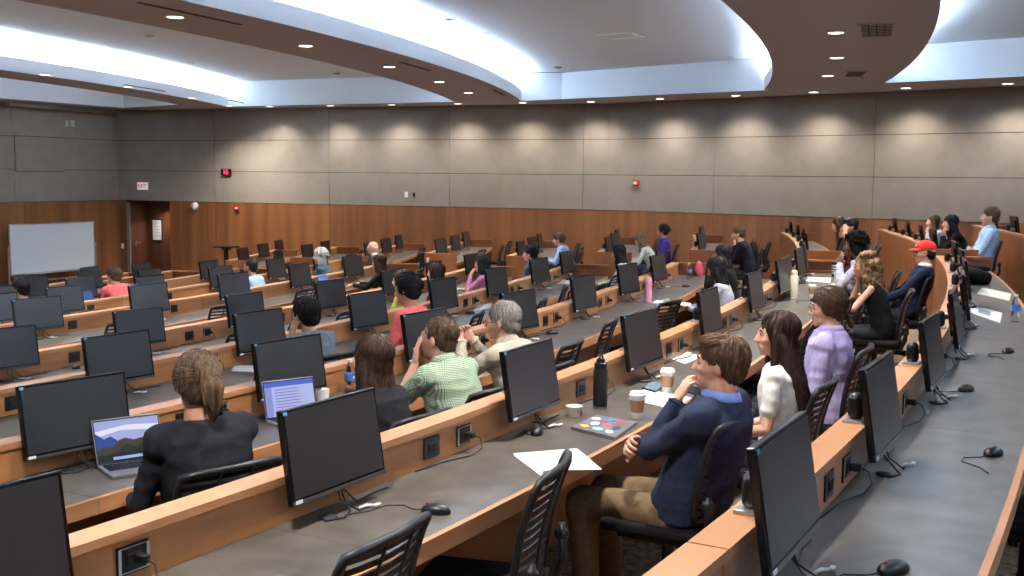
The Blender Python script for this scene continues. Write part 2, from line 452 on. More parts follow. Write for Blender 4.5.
# slot diffusers and grilles
def slotv(r, t0, t1, label):
    t = thing('slot_diffuser', label, 'air vent', pl(r, (t0+t1)/2, ZC), 0, 'slot diffusers in the taupe bands')
    bm = bmesh.new(); A = arcpts(r-.03, t0, t1, 6); B = arcpts(r+.03, t0, t1, 6); c = pl(r, (t0+t1)/2, 0)
    for i in range(6):
        q = [A[i], A[i+1], B[i+1], B[i]]
        v = [bm.verts.new((x-c.x, y-c.y, -.006)) for x, y in q]; w = [bm.verts.new((x-c.x, y-c.y, .0015)) for x, y in q]
        bm.faces.new(v)
        for j in range(4): bm.faces.new((v[j], v[(j+1) % 4], w[(j+1) % 4], w[j]))
    obj('slot', bm, M['slot'], t)
slotv(45.1, .062, .10, 'long thin slot diffuser beside the largest downlight of the middle band')
slotv(45.2, .194, .225, 'thin slot diffuser in the middle band, second from the camera')
slotv(45.4, .312, .345, 'short slot diffuser at the far end of the middle band')
slotv(38.45, .275, .318, 'thin slot diffuser in the front band above the left wall')
slotv(38.85, .385, .414, 'thin slot diffuser in the front band near the side wall')
def grille(r, t, w, l, label):
    p = pl(r, t, ZC); g = thing('air_grille', label, 'air vent', p, t, 'square grilles in the broad right band')
    bm = bmesh.new()
    for s in (-1, 1):
        box(bm, (s*(w/2+.01), 0, -.005), (.03, l+.05, .012)); box(bm, (0, s*(l/2+.01), -.005), (w, .03, .012))
    obj('frame', bm, M['soffit'], g)
    bm = bmesh.new(); box(bm, (0, 0, .004), (w, l, .003)); obj('backing', bm, M['dark'], g)
    bm = bmesh.new()
    for i in range(8): box(bm, (0, -l/2+l*(i+.5)/8, -.002), (w, .018, .008))
    for s in (-.25, .0, .25): box(bm, (w*s, 0, -.003), (.012, l, .008))
    obj('louvre', bm, M['slot'], g)
grille(51.95, .148, .34, 1.1, 'ribbed air grille beside the nearest downlights at top right')
grille(51.9, .252, .28, .9, 'ribbed air grille in the right band closer to the wall')

# ------------------------------------------------------------------ things on the walls
def wplace(px, z, out=.03):
    p, d, n = wall_frame(px); q = p + n*out
    return Vector((q.x, q.y, z)), math.atan2(d.y, d.x)
def wz(px, py):
    p = on_wall(px); w = seen((p.x, p.y, CZ)); w2 = seen((p.x, p.y, CZ-1)); return CZ - (py-w[1])/(w2[1]-w[1])
def letters(txt, size, m, parent, loc, name, depth=.004, ax=.0):
    cu = bpy.data.curves.new(name, 'FONT'); cu.body = txt; cu.size = size; cu.extrude = depth; cu.align_x = 'CENTER'; cu.align_y = 'CENTER'; cu.offset = ax
    t = bpy.data.objects.new(name, cu); COL.objects.link(t); dg = bpy.context.evaluated_depsgraph_get()
    me = bpy.data.meshes.new_from_object(t.evaluated_get(dg)); bpy.data.objects.remove(t)
    me.materials.clear(); me.materials.append(m)
    o = bpy.data.objects.new(name, me); COL.objects.link(o); o.parent = parent; o.location = loc; o.rotation_euler = (PI/2, 0, 0)
    return o
M['redglow'] = mat('red_led', (255, 40, 80), .5, .5, 0, (255, 20, 60), 4.)
M['exitred'] = mat('exit_red', (214, 60, 70), .5)
loc, a = wplace(228, wz(228, 172)); t = thing('digital_clock', 'small black digital clock with red figures reading 16 on the wall', 'clock', loc, a)
bm = bmesh.new(); box(bm, (0, -.03, 0), (.30, .06, .165), None, .008); obj('case', bm, M['black'], t)
letters('16', .165, M['redglow'], t, (0.0, -.062, 0), 'figures', .002, .003)
loc, a = wplace(144.5, wz(144.5, 186)); t = thing('exit_sign', 'white exit sign with red letters above the door alcove', 'sign', loc, a)
bm = bmesh.new(); box(bm, (0, -.03, 0), (.32, .06, .2), None, .008)
M['exitwhite'] = mat('exit_face', (235, 225, 222), .5, .5, 0, (255, 230, 225), .25)
obj('case', bm, M['exitwhite'], t); letters('EXIT', .135, M['exitred'], t, (0, -.062, 0), 'lettering', .002, .002)
loc, a = wplace(196, wz(196, 206)); t = thing('wall_speaker', 'round white speaker on the wood beside the door alcove', 'speaker', loc, a)
bm = bmesh.new(); lathe(bm, [(.001, .09), (.07, .085), (.1, .06), (.105, 0), (.001, 0)], seg=28, M=Matrix.Rotation(PI/2, 4, 'X')); obj('dome', bm, M['wplastic'], t, True)
def alarm(px, py, what, s=1.):
    loc, a = wplace(px, wz(px, py)); t = thing('fire_strobe', what, 'alarm', loc, a)
    bm = bmesh.new(); box(bm, (0, -.02*s, 0), (.13*s, .04*s, .12*s), None, .008); obj('body', bm, M['red'], t)
    bm = bmesh.new(); box(bm, (0, -.05*s, .0), (.07*s, .03*s, .05*s), None, .006); obj('flash', bm, M['wplastic'], t)
alarm(238, 208, 'red fire strobe low on the wood near the door alcove')
alarm(637, 183, 'red fire strobe on the fabric in the middle of the long wall', 1.15)
def plate(px, py, w, h, m, label, grp=None, name='wall_plate'):
    loc, a = wplace(px, wz(px, py)); bm = bmesh.new(); box(bm, (0, -.008, 0), (w, .016, h), None, .003); box(bm, (0, -.018, 0), (w*.35, .012, h*.4))
    o = obj(name, bm, m); o.location = loc; o.rotation_euler = (0, 0, a); tag(o, label, 'wall plate', grp)
plate(407, 194.5, .09, .14, M['wplastic'], 'white wall plate on the fabric above the wood')
plate(414.5, 194.5, .06, .09, M['black'], 'small black sensor beside the white wall plate')
plate(122.5, 246, .09, .14, M['wplastic'], 'white light switch on the wood left of the alcove', None, 'light_switch')
for i, px in enumerate((68, 73.5)):
    y = fy(px); bm = bmesh.new(); box(bm, (.008, 0, 0), (.016, .10+.04*i, .16), None, .003)
    w = seen((WX, y, CZ)); w2 = seen((WX, y, CZ+1)); z = CZ + (w[1]-123.5)/(w[1]-w2[1])
    o = obj('wall_plate', bm, mat('ivory_plate', (196, 192, 170), .5)); o.location = (WX+.03, y, z)
    tag(o, 'ivory wall plate high on the front wall, %s of the pair' % ('left one' if i == 0 else 'wider right one'), 'wall plate', 'ivory plates on the front wall')
# framed notice on the alcove's right-hand wood
fu = next(f/100 for f in range(1, 100) if seen(inwall(al0+(al1-al0)*f/100, -D, 1.8))[0] > 157)
t = thing('framed_notice', 'framed white notice hanging on the back of the door alcove', 'notice', inwall(al0 + (al1-al0)*fu, -D+.0, wz(155, 232)), ang)
bm = bmesh.new(); box(bm, (0, -.012, 0), (.34, .024, .62), None, .004); obj('frame', bm, M['dark'], t)
bm = bmesh.new(); box(bm, (0, -.026, 0), (.29, .004, .56)); obj('sheet', bm, M['paper'], t)
bm = bmesh.new()
for i in range(5): box(bm, (0, -.029, .2-.09*i), (.22, .002, .012))
obj('lines', bm, M['grey'], t)
# projection screen housing under the soffit in the front corner
bm = bmesh.new(); p0 = Vector((WX+.25, fy(75))); box(bm, (WX+.35, 20.6, ZC-.062), (.16, 3.4, .10), None, .01)
o = obj('screen_housing', bm, M['grey']); tag(o, 'long pale projection screen housing under the ceiling by the corner', 'projection screen')
# whiteboard on a wheeled stand
y0, y1 = None, None
xb = WX + .9
def fyx(px, py, x): d = sight(px, py); return d.y*(x/d.x)
yb0, yb1 = fyx(9.5, 250, xb), fyx(94.5, 250, xb)
w = seen((xb, (yb0+yb1)/2, CZ)); w2 = seen((xb, (yb0+yb1)/2, CZ-1)); ztop = CZ - (222.8-w[1])/(w2[1]-w[1])
t = thing('whiteboard', 'large white board on a wheeled stand at the front of the hall', 'whiteboard', (xb, (yb0+yb1)/2, 0))
W = yb1-yb0; Hh = 1.22; zc_ = ztop - Hh/2
M['wb'] = mat('whiteboard_face', (206, 216, 222), .18)
bm = bmesh.new(); box(bm, (0, 0, zc_), (.02, W-.05, Hh-.05)); obj('board', bm, M['wb'], t)
bm = bmesh.new()
for s in (-1, 1):
    box(bm, (0, s*(W/2-.0125), zc_), (.035, .03, Hh), None, .004); box(bm, (0, 0, zc_+s*(Hh/2-.0125)), (.035, W, .03), None, .004)
obj('frame', bm, M['silver'], t)
for s in (-1, 1):
    bm = bmesh.new(); box(bm, (0, s*(W/2+.035), .08+(zc_)/2), (.035, .035, zc_), None, .004); box(bm, (0, s*(W/2+.02), zc_), (.06, .05, .06), None, .004)
    box(bm, (0, s*(W/2+.035), .085), (.62, .045, .035), None, .005)
    obj('leg', bm, M['silver'], t)
    for q in (-1, 1):
        bm = bmesh.new(); ell(bm, (q*.28, s*(W/2+.035), .035), (.035, .014, .035)); obj('caster', bm, M['black'], t, True)
bm = bmesh.new(); box(bm, (0, 0, .30), (.03, W+.05, .03)); obj('crossbar', bm, M['silver'], t)
bm = bmesh.new(); box(bm, (.05, 0, zc_-Hh/2-.005), (.09, W*.7, .015)); obj('pen_tray', bm, M['silver'], t)
# ------------------------------------------------------------------ the desk rows
ROWN = ['desk row nearest the camera', 'second desk row from camera', 'third desk row from camera', 'fourth desk row from camera', 'fifth desk row from camera',
        'sixth desk row from camera', 'seventh desk row from camera', 'eighth desk row from camera', 'second desk row from front', 'frontmost desk row']
def bar(bm, ra, rb, z0, z1, t0, t1, n=None, mi=0):
    if n is None: n = max(2, int((t1-t0)*rb/.45))
    R = []
    for i in range(n+1):
        t = t0+(t1-t0)*i/n
        R.append([bm.verts.new(pl(r, t, z)) for r, z in ((ra, z0), (rb, z0), (rb, z1), (ra, z1))])
    nf = []
    for A, B in zip(R, R[1:]):
        for j in range(4): nf.append(bm.faces.new((A[j], A[(j+1) % 4], B[(j+1) % 4], B[j])))
    nf.append(bm.faces.new(R[0][::-1])); nf.append(bm.faces.new(R[-1]))
    for f in nf: f.material_index = mi
def segs(t0, t1, cuts, g):
    c = [t0] + [x for x in sorted(cuts) if t0 < x < t1] + [t1]
    return [(a+(g if i else 0), b-(g if i < len(c)-2 else 0)) for i, (a, b) in enumerate(zip(c, c[1:]))]
def bench(k, t0, t1, label, seam0, group):
    r = rr(k); z = ff(k); zl = ff(k+1) if k < 9 else 0.
    root = thing('bench_desk', label, 'desk', (0, 0, 0), 0, group)
    sp = 3.05/r
    cuts = [seam0 + sp*i for i in range(-12, 14)]; g = .004/r
    bm = bmesh.new()
    for a, b in segs(t0, t1, cuts, g): bar(bm, r-.012, r+.095, z+.882, z+.91, a, b)
    obj('ledge', bm, M['cap'], root)
    bm = bmesh.new(); bar(bm, r, r+.022, max(zl-.02, 0), z+.882, t0, t1)
    for a, b in segs(t0, t1, [seam0+.5*sp+sp*i for i in range(-12, 14)], .002/r): bar(bm, r-.006, r, max(zl, 0)+.1, z+.875, a, b)
    obj('front_panel', bm, M['fwood'], root)
    bm = bmesh.new()
    for a, b in segs(t0+.0004, t1-.0004, cuts, g): bar(bm, r+.066, r+.082, z+.742, z+.882, a, b)
    obj('inner_panel', bm, M['wood'], root)
    bm = bmesh.new(); off = seam0 + (SEAM_D if k == 0 else .35*sp)
    for a, b in segs(t0+.0004, t1-.0004, [off+sp*i for i in range(-12, 14)], .0015/r): bar(bm, r+.06, r+.59, z+.71, z+.74, a, b)
    obj('desktop', bm, M['top'], root)
    bm = bmesh.new()
    for a, b in segs(t0, t1, [off+sp*i for i in range(-12, 14)], .0015/r): bar(bm, r+.59, r+.614, z+.675, z+.7415, a, b)
    obj('desk_edge', bm, M['cap'], root)
    for q, t in ((0, t0), (1, t1)):
        bm = bmesh.new(); w = .022/r
        a, b = (t-w, t) if q == 0 else (t, t+w)
        bar(bm, r-.012, r+.62, z, z+.74, a, b, 1); bar(bm, r-.012, r+.62, z+.76, z+.885, a, b, 1); bar(bm, r, r+.6, z+.73, z+.77, a+w*.3, b-w*.1 if q else b, 1)
        bar(bm, r-.02, r+.63, z+.885, z+.912, a-(.05/r if q else 0), b+(.05/r if not q else 0), 1)
        obj('end_panel', bm, M['fwood'], root)
    return root
SEAM_D = arc(0, .10, .74, 903) - arc(0, .05, .91, 711)
def outlet_small(root, k, th):
    o = bpy.data.objects.new('outlet_plate', OP[0]); COL.objects.link(o); o.parent = root; o.location = pt(k, .082, th, .815); o.rotation_euler = (0, 0, th+PI/2)
def plate_mesh():
    bm = bmesh.new(); box(bm, (0, -.003, 0), (.118, .007, .088), None, .002); box(bm, (0, -.007, 0), (.06, .004, .06))
    a = mesh_of('outlet_plate', bm, M['black'])
    bm = bmesh.new()
    for s in (-1, 1): box(bm, (s*.052, -.008, 0), (.01, .004, .076))
    for s in (-1, 1): box(bm, (0, -.0075, s*.037), (.1, .002, .003))
    b = mesh_of('trim_strip', bm, M['silver'])
    bm = bmesh.new()
    for s in (-1, 1):
        box(bm, (s*.015, -.0105, 0), (.024, .004, .034), None, .002)
    c = mesh_of('socket', bm, M['blackm'])
    bm = bmesh.new()
    box(bm, (.012, -.03, 0), (.026, .04, .026), None, .005); tube(bm, [(.012, -.05, 0), (.02, -.075, -.012), (.01, -.09, -.05), (-.05, -.075, -.0705), (-.2, -.03, -.0708), (-.40, -.012, -.0708)], .003, 6)
    d = mesh_of('plug', bm, M['cable'], True)
    return a, b, c, d
OP = plate_mesh()
def outlet(root, k, th, plug):
    if k > 4: return outlet_small(root, k, th)
    p = pt(k, .082, th, .815)
    o = bpy.data.objects.new('outlet_plate', OP[0]); COL.objects.link(o); o.parent = root; o.location = p; o.rotation_euler = (0, 0, th+PI/2)
    for m_, n_ in ((OP[2], 'socket'),) + (((OP[1], 'trim_strip'), (OP[3], 'plug')) if plug else ()):
        c = bpy.data.objects.new(n_, m_); COL.objects.link(c); c.parent = o

NEAR_END = [.165, .176, .188, .205, .222, .232, .283, .262, .275, .30]
FAR_START = {-1: .15, 0: .191, 1: .214, 2: .245, 3: .265, 4: .273, 5: .289, 6: .306, 7: .332, 8: .345}
BEN = {}
for k in range(10):
    t0 = -.125 if k == 0 else -math.asin((5.7+3.6)/rk(k))
    BEN[k] = bench(k, t0, NEAR_END[k], 'curved wooden bench desk with grey top, the %s, near block' % ROWN[k], arc(0, .05, .91, 711) if k == 0 else arc(1, .05, .91, 533) if k == 1 else arc(k, .05, .91, 300) if k in (2, 3) else -.02+.011*k, 'curved bench desks of the near block')
FAR = {}
for k, t in FAR_START.items():
    te = th_wall(rr(k), 1.0)
    if k == 8: te = min(te, .47)
    nm = 'raised curved wooden bench desk behind the last far row' if k == -1 else 'curved wooden bench desk across the aisle, continuing the %s' % ROWN[k]
    FAR[k] = bench(k, t, te, nm, t+.03, 'curved bench desks of the far block')

# ------------------------------------------------------------------ monitors on ledge arms
def monitor_parts(bright=False):
    W_, H_ = .525, .328
    root = thing('desk_monitor', '', 'monitor')
    tilt = Matrix.Rotation(math.radians(-9), 4, 'X')
    base = Matrix.Translation((0, 0, .085)) @ tilt
    bm = bmesh.new(); box(bm, (0, .012, H_/2), (W_, .024, H_), base, .004); box(bm, (0, .034, H_/2), (W_*.6, .022, H_*.6), base, .008)
    c = obj('casing', bm, M['bezel'], root)
    bm = bmesh.new(); box(bm, (0, -.0012, H_/2+.006), (W_-.026, .002, H_-.036), base)
    obj('screen', bm, M['screen'], root)
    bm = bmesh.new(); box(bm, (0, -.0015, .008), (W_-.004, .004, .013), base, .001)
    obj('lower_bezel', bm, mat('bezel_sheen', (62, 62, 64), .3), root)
    bm = bmesh.new(); box(bm, (-W_/2+.028, -.004, .012), (.034, .002, .012), base); obj('label_sticker', bm, M['sticker'], root)
    bm = bmesh.new(); box(bm, (-W_/2+.014, -.004, H_-.012), (.018, .002, .012), base); obj('blue_sticker', bm, M['bsticker'], root)
    # arm: a hub on the ledge just behind the screen
    bm = bmesh.new()
    tube(bm, [(0, .045, .26), (0, .075, .25), (0, .115, .235)], .018, 10)
    capsule(bm, (-.0, .128, .205), (0, .128, .25), .031, .031)
    obj('arm_hub', bm, M['black'], root, 'auto')
    bm = bmesh.new(); box(bm, (0, .13, .176), (.10, .075, .012), None, .003)
    obj('clamp_plate', bm, M['silver'], root)
    bm = bmesh.new()
    tube(bm, [(.03, .04, .15), (.04, .03, .05), (.02, -.02, .004), (-.05, -.05, .004), (-.12, -.02, .004), (-.06, .03, .004)], .004, 6)
    tube(bm, [(-.01, .04, .15), (-.01, .0, .05), (.04, -.045, .004), (.10, -.04, .004)], .0035, 6)
    tube(bm, [(.04, .05, .09), (.12, .03, .006), (.25, .05, .004), (.34, .045, .004)], .0035, 6)
    lathe(bm, [(.001, 0), (.03, 0), (.034, .006), (.02, .01), (.001, .01)], (-.08, .0, 0), 16)
    obj('cables', bm, M['cable'], root, True)
    bm = bmesh.new(); tube(bm, [(.06, -.03, .006), (.085, -.045, .012), (.105, -.06, .008)], [.005, .006, .005], 8); box(bm, (.12, -.066, .008), (.03, .016, .009), rotz(0), .002)
    obj('adapter', bm, M['wplastic'], root, True)
    return root
MON = monitor_parts(); used_mon = [False]
def put(k, off, th, h=0.): return pt(k, off, th, h) if k >= 0 else pl(rr(k)+off, th, ff(k)+h)
def monitor(k, th, label, group, yaw=None, off=.175):
    global MON
    rng = random.Random(int(th*1e5)+k)
    y = ((0, -2, -6, -8)[min(k, 3)] + rng.uniform(-3.5, 3.5) if k >= 0 else 0) if yaw is None else yaw
    loc = put(k, off, th, .74); rz = th+PI/2+math.radians(y)
    if not used_mon[0]:
        used_mon[0] = True; MON.location = loc; MON.rotation_euler = (0, 0, rz); MON['label'] = label; MON['group'] = group; return MON
    return dup(MON, loc, rz, label, group)
MP = {0: [793, 885, 934], 1: [-24, 337, 533, 643, 710, 755, 782], 2: [77, 291, 427, 520, 584, 628, 658, 680], 3: [122, 263, 371, 446, 499, 542, 569],
      4: [8, 142, 248, 333, 395, 437, 474, 504], 5: [40, 151, 236, 302, 355, 395], 6: [0, 67, 152, 223, 278, 322], 7: [14, 83, 152, 211, 259], 8: [37, 92, 144, 197], 9: [26, 92]}
MTH = {}
for k, xs in MP.items():
    ths = [arc(k, .17, .95, x + (5 if k == 0 else 4 if k == 1 else 3 if k == 2 else 0)) for x in xs]
    if k == 0: ths += [ths[-1] + (1.5*i)/RB for i in range(1, 7)]
    if k == 1: ths += [.118, .1455, .168]
    MTH[k] = ths
    for i, t in enumerate(ths):
        if t > NEAR_END[k]-.005: continue
        if k == 1 and i == 0: yw = -3
        elif k == 0: yw = (1, -1, -2, 0, 2)[min(i, 4)]
        else: yw = None
        monitor(k, t, 'black desk monitor, %s from the left on the %s' % (ordn[i], ROWN[k]), 'monitors on the near block desks', yw)
        for dd in ((.26, .54) if k == 1 and i == 0 else (.72, .98) if k < 5 else (.5,)):
            if t + dd/rk(k) < NEAR_END[k]-.01: outlet(BEN[k], k, t + dd/rk(k), dd in (.98, .54))
    if xs[0] > 0:
        t = ths[0] - 1.5/rk(k)
        for dd in ((.72, .98) if k < 5 else (.5,)):
            outlet(BEN[k], k, t + dd/rk(k), dd == .98)
FMT = {}
for k, t in FAR_START.items():
    te = th_wall(rr(k), 1.4)
    if k == 8: te = .46
    i = 0; x = t + .7/rr(k)
    FMT[k] = []
    while x < te and i < 6:
        FMT[k].append(x)
        lab = 'black monitor across the aisle, %s along the %s' % (ordn[i], ROWN[k]) if k >= 0 else 'black desk monitor on the raised bench at far right, %s along it' % ordn[i]
        monitor(k, x, lab, 'monitors on the far block desks', None)
        i += 1; x += 1.5/rr(k)

# ------------------------------------------------------------------ chairs
def chair_parts():
    root = thing('office_chair', '', 'chair')
    bm = bmesh.new(); box(bm, (0, .0, .445), (.47, .46, .055), None, .022); obj('seat', bm, M['seatf'], root, True)
    bm = bmesh.new(); box(bm, (0, -.02, .405), (.40, .36, .03), None, .01); box(bm, (0, -.02, .37), (.16, .2, .05), None, .01); obj('seat_pan', bm, M['frame'], root)
    # backrest: frame loop, slightly curved and leaning
    def bp(u, v):                             # u across -1..1, v up 0..1
        wdt = .23*(1-.05*v) if v > .1 else .215
        return Vector((u*wdt, -.235 - .09*v + .035*(u*u) + .02*math.sin(PI*v), .52 + .41*v))
    loop = []
    n = 8
    for i in range(n+1): loop.append(bp(-1+2*i/n, 0))
    for i in range(1, n): loop.append(bp(1, i/n))
    for i in range(n+1): loop.append(bp(1-2*i/n, 1) + Vector((0, 0, -.012*abs(1-2*i/n)**4)))
    for i in range(1, n): loop.append(bp(-1, 1-i/n))
    bm = bmesh.new(); tube(bm, loop, .0155, 8, closed=True); bf = obj('back_frame', bm, M['frame'], root, True)
    bm = bmesh.new()
    m = 11
    for j in range(m):
        v = (j+.75)/(m+.5); P = [bp(-1+2*i/6, v) for i in range(7)]
        A = []
        for p in P:
            A.append([bm.verts.new(p+Vector(q)) for q in ((0, -.004, -.009), (0, .006, -.012), (0, .008, .006), (0, -.002, .009))])
        for a, b in zip(A, A[1:]):
            for q in range(4): bm.faces.new((a[q], a[(q+1) % 4], b[(q+1) % 4], b[q]))
    for u in (-.33, .33): tube(bm, [bp(u, v_/6)+Vector((0, -.012, 0)) for v_ in range(7)], .006, 6)
    obj('backrest', bm, M['net'], root)
    bm = bmesh.new()
    for s in (-1, 1): tube(bm, [(s*.12, -.12, .395), (s*.19, -.24, .41), (s*.235, -.275, .50), (s*.238, -.27, .64)], [.018, .02, .02, .014], 8)
    tube(bm, [(-.12, -.12, .395), (.12, -.12, .395)], .016, 8)
    for s in (-1, 1): ell(bm, (s*.238, -.268, .60), (.022, .03, .03))
    obj('back_bracket', bm, M['frame'], root, True)
    bm = bmesh.new(); lathe(bm, [(.035, .09), (.035, .2), (.028, .2), (.028, .36), (.04, .37)], seg=14); obj('gas_column', bm, M['black'], root, True)
    for i in range(5):
        a = 2*PI*i/5+.3; c, s = math.cos(a), math.sin(a)
        bm = bmesh.new(); tube(bm, [(.03*c, .03*s, .115), (.16*c, .16*s, .10), (.29*c, .29*s, .075)], [.026, .022, .016], 8)
        lg = obj('leg', bm, M['frame'], root, True)
        bm = bmesh.new()
        for q in (-1, 1): lathe(bm, [(.001, -.009), (.026, -.009), (.029, 0), (.026, .009), (.001, .009)], (0, 0, 0), 14, Matrix.Translation((.29*c+q*.014*s, .29*s-q*.014*c, .029)) @ rotz(a) @ Matrix.Rotation(PI/2, 4, 'X'))
        obj('caster', bm, M['black'], lg, True)
    return root
CH = chair_parts(); used_ch = [False]; CHF = []
def chair(k, th, off, yaw, label, group=None, loc=None, z=None):
    p = loc if loc is not None else put(k, off, th, 0)
    if z is not None: p = Vector((p.x, p.y, z))
    rz = th+PI/2+math.radians(yaw)
    if not used_ch[0]:
        used_ch[0] = True; CH.location = p; CH.rotation_euler = (0, 0, rz); CH['label'] = label
        if group: CH['group'] = group
        return CH
    if k >= 4 or (k >= 0 and th > NEAR_END[k]):      # too small in the photo to show wheels
        if not CHF:
            r = CH.copy(); COL.objects.link(r)
            bm = bmesh.new(); lathe(bm, [(.035, .09), (.035, .2), (.028, .2), (.028, .40), (.001, .40)], seg=10)
            for i in range(5): a = 2*PI*i/5+.3; tube(bm, [(.03*math.cos(a), .03*math.sin(a), .115), (.29*math.cos(a), .29*math.sin(a), .04)], [.03, .02], 6); ell(bm, (.29*math.cos(a), .29*math.sin(a), .03), (.03, .03, .03), None, 8, 6)
            for c in CH.children:
                if c.name.split('.')[0] in ('seat', 'back_frame', 'backrest', 'back_bracket'): d = c.copy(); COL.objects.link(d); d.parent = r
            b = obj('base', bm, M['black'], r, True); CHF.append(r)
            r.location = p; r.rotation_euler = (0, 0, rz); r['label'] = label
            if group: r['group'] = group
            return r
        return dup(CHF[0], p, rz, label, group)
    r = dup(CH, p, rz, label, group)
    return r
# ------------------------------------------------------------------ people
SK = {
 'fair': mat('skin_fair', (206, 152, 126), .5), 'mid': mat('skin_mid', (190, 138, 110), .5), 'olive': mat('skin_olive', (178, 128, 98), .5),
 'brown': mat('skin_brown', (140, 94, 68), .5), 'dark': mat('skin_dark', (92, 60, 44), .5)}
LIPS = mat('lips', (176, 104, 98), .45); EYEW = mat('eye_white', (168, 162, 156), .4); IRIS = mat('iris', (44, 32, 24), .25)
GLASS_F = mat('spectacle_frame', (40, 34, 32), .35)
HAIRM = {}
def hair_mat(n, c1, c2):
    m = mat('hair_'+n, c1, .85 if n == 'afro' else .62, .1 if n == 'afro' else .3); vary(m, c1, c2, (70, 70, 7), 1., 3., .3, .7, .35, .004); HAIRM[n] = m
hair_mat('brown', (52, 38, 28), (92, 68, 50)); hair_mat('darkbrown', (34, 24, 20), (66, 46, 38)); hair_mat('black', (12, 12, 14), (34, 32, 34))
hair_mat('blond', (92, 70, 50), (146, 116, 84)); hair_mat('curlyblond', (84, 62, 42), (158, 126, 88)); hair_mat('grey', (96, 90, 84), (164, 158, 150)); hair_mat('white', (150, 148, 142), (212, 210, 204))
hair_mat('afro', (10, 9, 9), (26, 22, 20)); hair_mat('honey', (58, 44, 32), (122, 98, 72)); hair_mat('umber', (44, 31, 24), (84, 60, 45)); hair_mat('sandy', (74, 54, 38), (112, 84, 60)); hair_mat('auburn', (36, 22, 18), (66, 44, 36))
def cloth(name, c1, c2=None, scale=(1, 1, 1), ns=30., **kw):
    m = mat('cloth_'+name, c1, .85, .25)
    if c2 is None: c2 = tuple(min(255, int(x*1.12+3)) for x in c1)
    return vary(m, c1, c2, scale, ns, 4., .35, .65, .25, .003, **kw)
def check_cloth(name, base, line, s):
    m = mat('cloth_'+name, base, .85, .25); N, L, b = nodes(m)
    tc = N.new('ShaderNodeTexCoord'); outs = []
    for ax, dirn in (('X', 'X'), ('Z', 'Z')):
        w = N.new('ShaderNodeTexWave'); w.wave_type = 'BANDS'; w.bands_direction = dirn; w.inputs['Scale'].default_value = s; w.inputs['Distortion'].default_value = .6
        L.new(tc.outputs['Object'], w.inputs['Vector'])
        r = N.new('ShaderNodeValToRGB'); r.color_ramp.elements[0].position = .52; r.color_ramp.elements[1].position = .66
        L.new(w.outputs['Fac'], r.inputs['Fac']); outs.append(r)
    mx = N.new('ShaderNodeMath'); mx.operation = 'MAXIMUM'; L.new(outs[0].outputs['Color'], mx.inputs[0]); L.new(outs[1].outputs['Color'], mx.inputs[1])
    mix = N.new('ShaderNodeMixRGB'); mix.inputs['Color1'].default_value = lin(base); mix.inputs['Color2'].default_value = lin(line)
    L.new(mx.outputs[0], mix.inputs['Fac']); L.new(mix.outputs['Color'], b.inputs['Base Color'])
    return m

WORK = bpy.data.scenes.new('work')
def remesh(bm, vox, it=2, fac=.5):
    me = bpy.data.meshes.new('tmp'); bmesh.ops.recalc_face_normals(bm, faces=bm.faces); bm.to_mesh(me); bm.free()
    o = bpy.data.objects.new('tmp', me); WORK.collection.objects.link(o)
    md = o.modifiers.new('r', 'REMESH'); md.mode = 'VOXEL'; md.voxel_size = vox; md.adaptivity = 0
    WORK.view_layers[0].update(); dg = WORK.view_layers[0].depsgraph; dg.update(); m2 = bpy.data.meshes.new_from_object(o.evaluated_get(dg))
    bpy.data.objects.remove(o); bpy.data.meshes.remove(me)
    b2 = bmesh.new(); b2.from_mesh(m2); bpy.data.meshes.remove(m2)
    for _ in range(it): bmesh.ops.smooth_vert(b2, verts=b2.verts, factor=fac, use_axis_x=True, use_axis_y=True, use_axis_z=True)
    return b2
def wrinkle(bm, amp, sc, seed=0.):
    bm.normal_update()
    for v in bm.verts:
        p = v.co*sc + Vector((seed, seed*.7, 0)); q = Vector((p.x*.6, p.y*.6, p.z*1.6))
        v.co += v.normal*(amp*(abs(noise.noise(q))*-1.6+.35 + .4*noise.noise(p*2.3)))
def strands(bm, amp, seed=0., fx=55., fz=6.):
    bm.normal_update()
    for v in bm.verts:
        p = v.co; a = math.atan2(p.y+.02, p.x)
        v.co += v.normal*amp*(noise.noise(Vector((p.x*fx+seed, p.y*fx, p.z*fz))) + .5*noise.noise(Vector((p.x*fx*2, p.y*fx*2+seed, p.z*fz*2))))
from mathutils.bvhtree import BVHTree
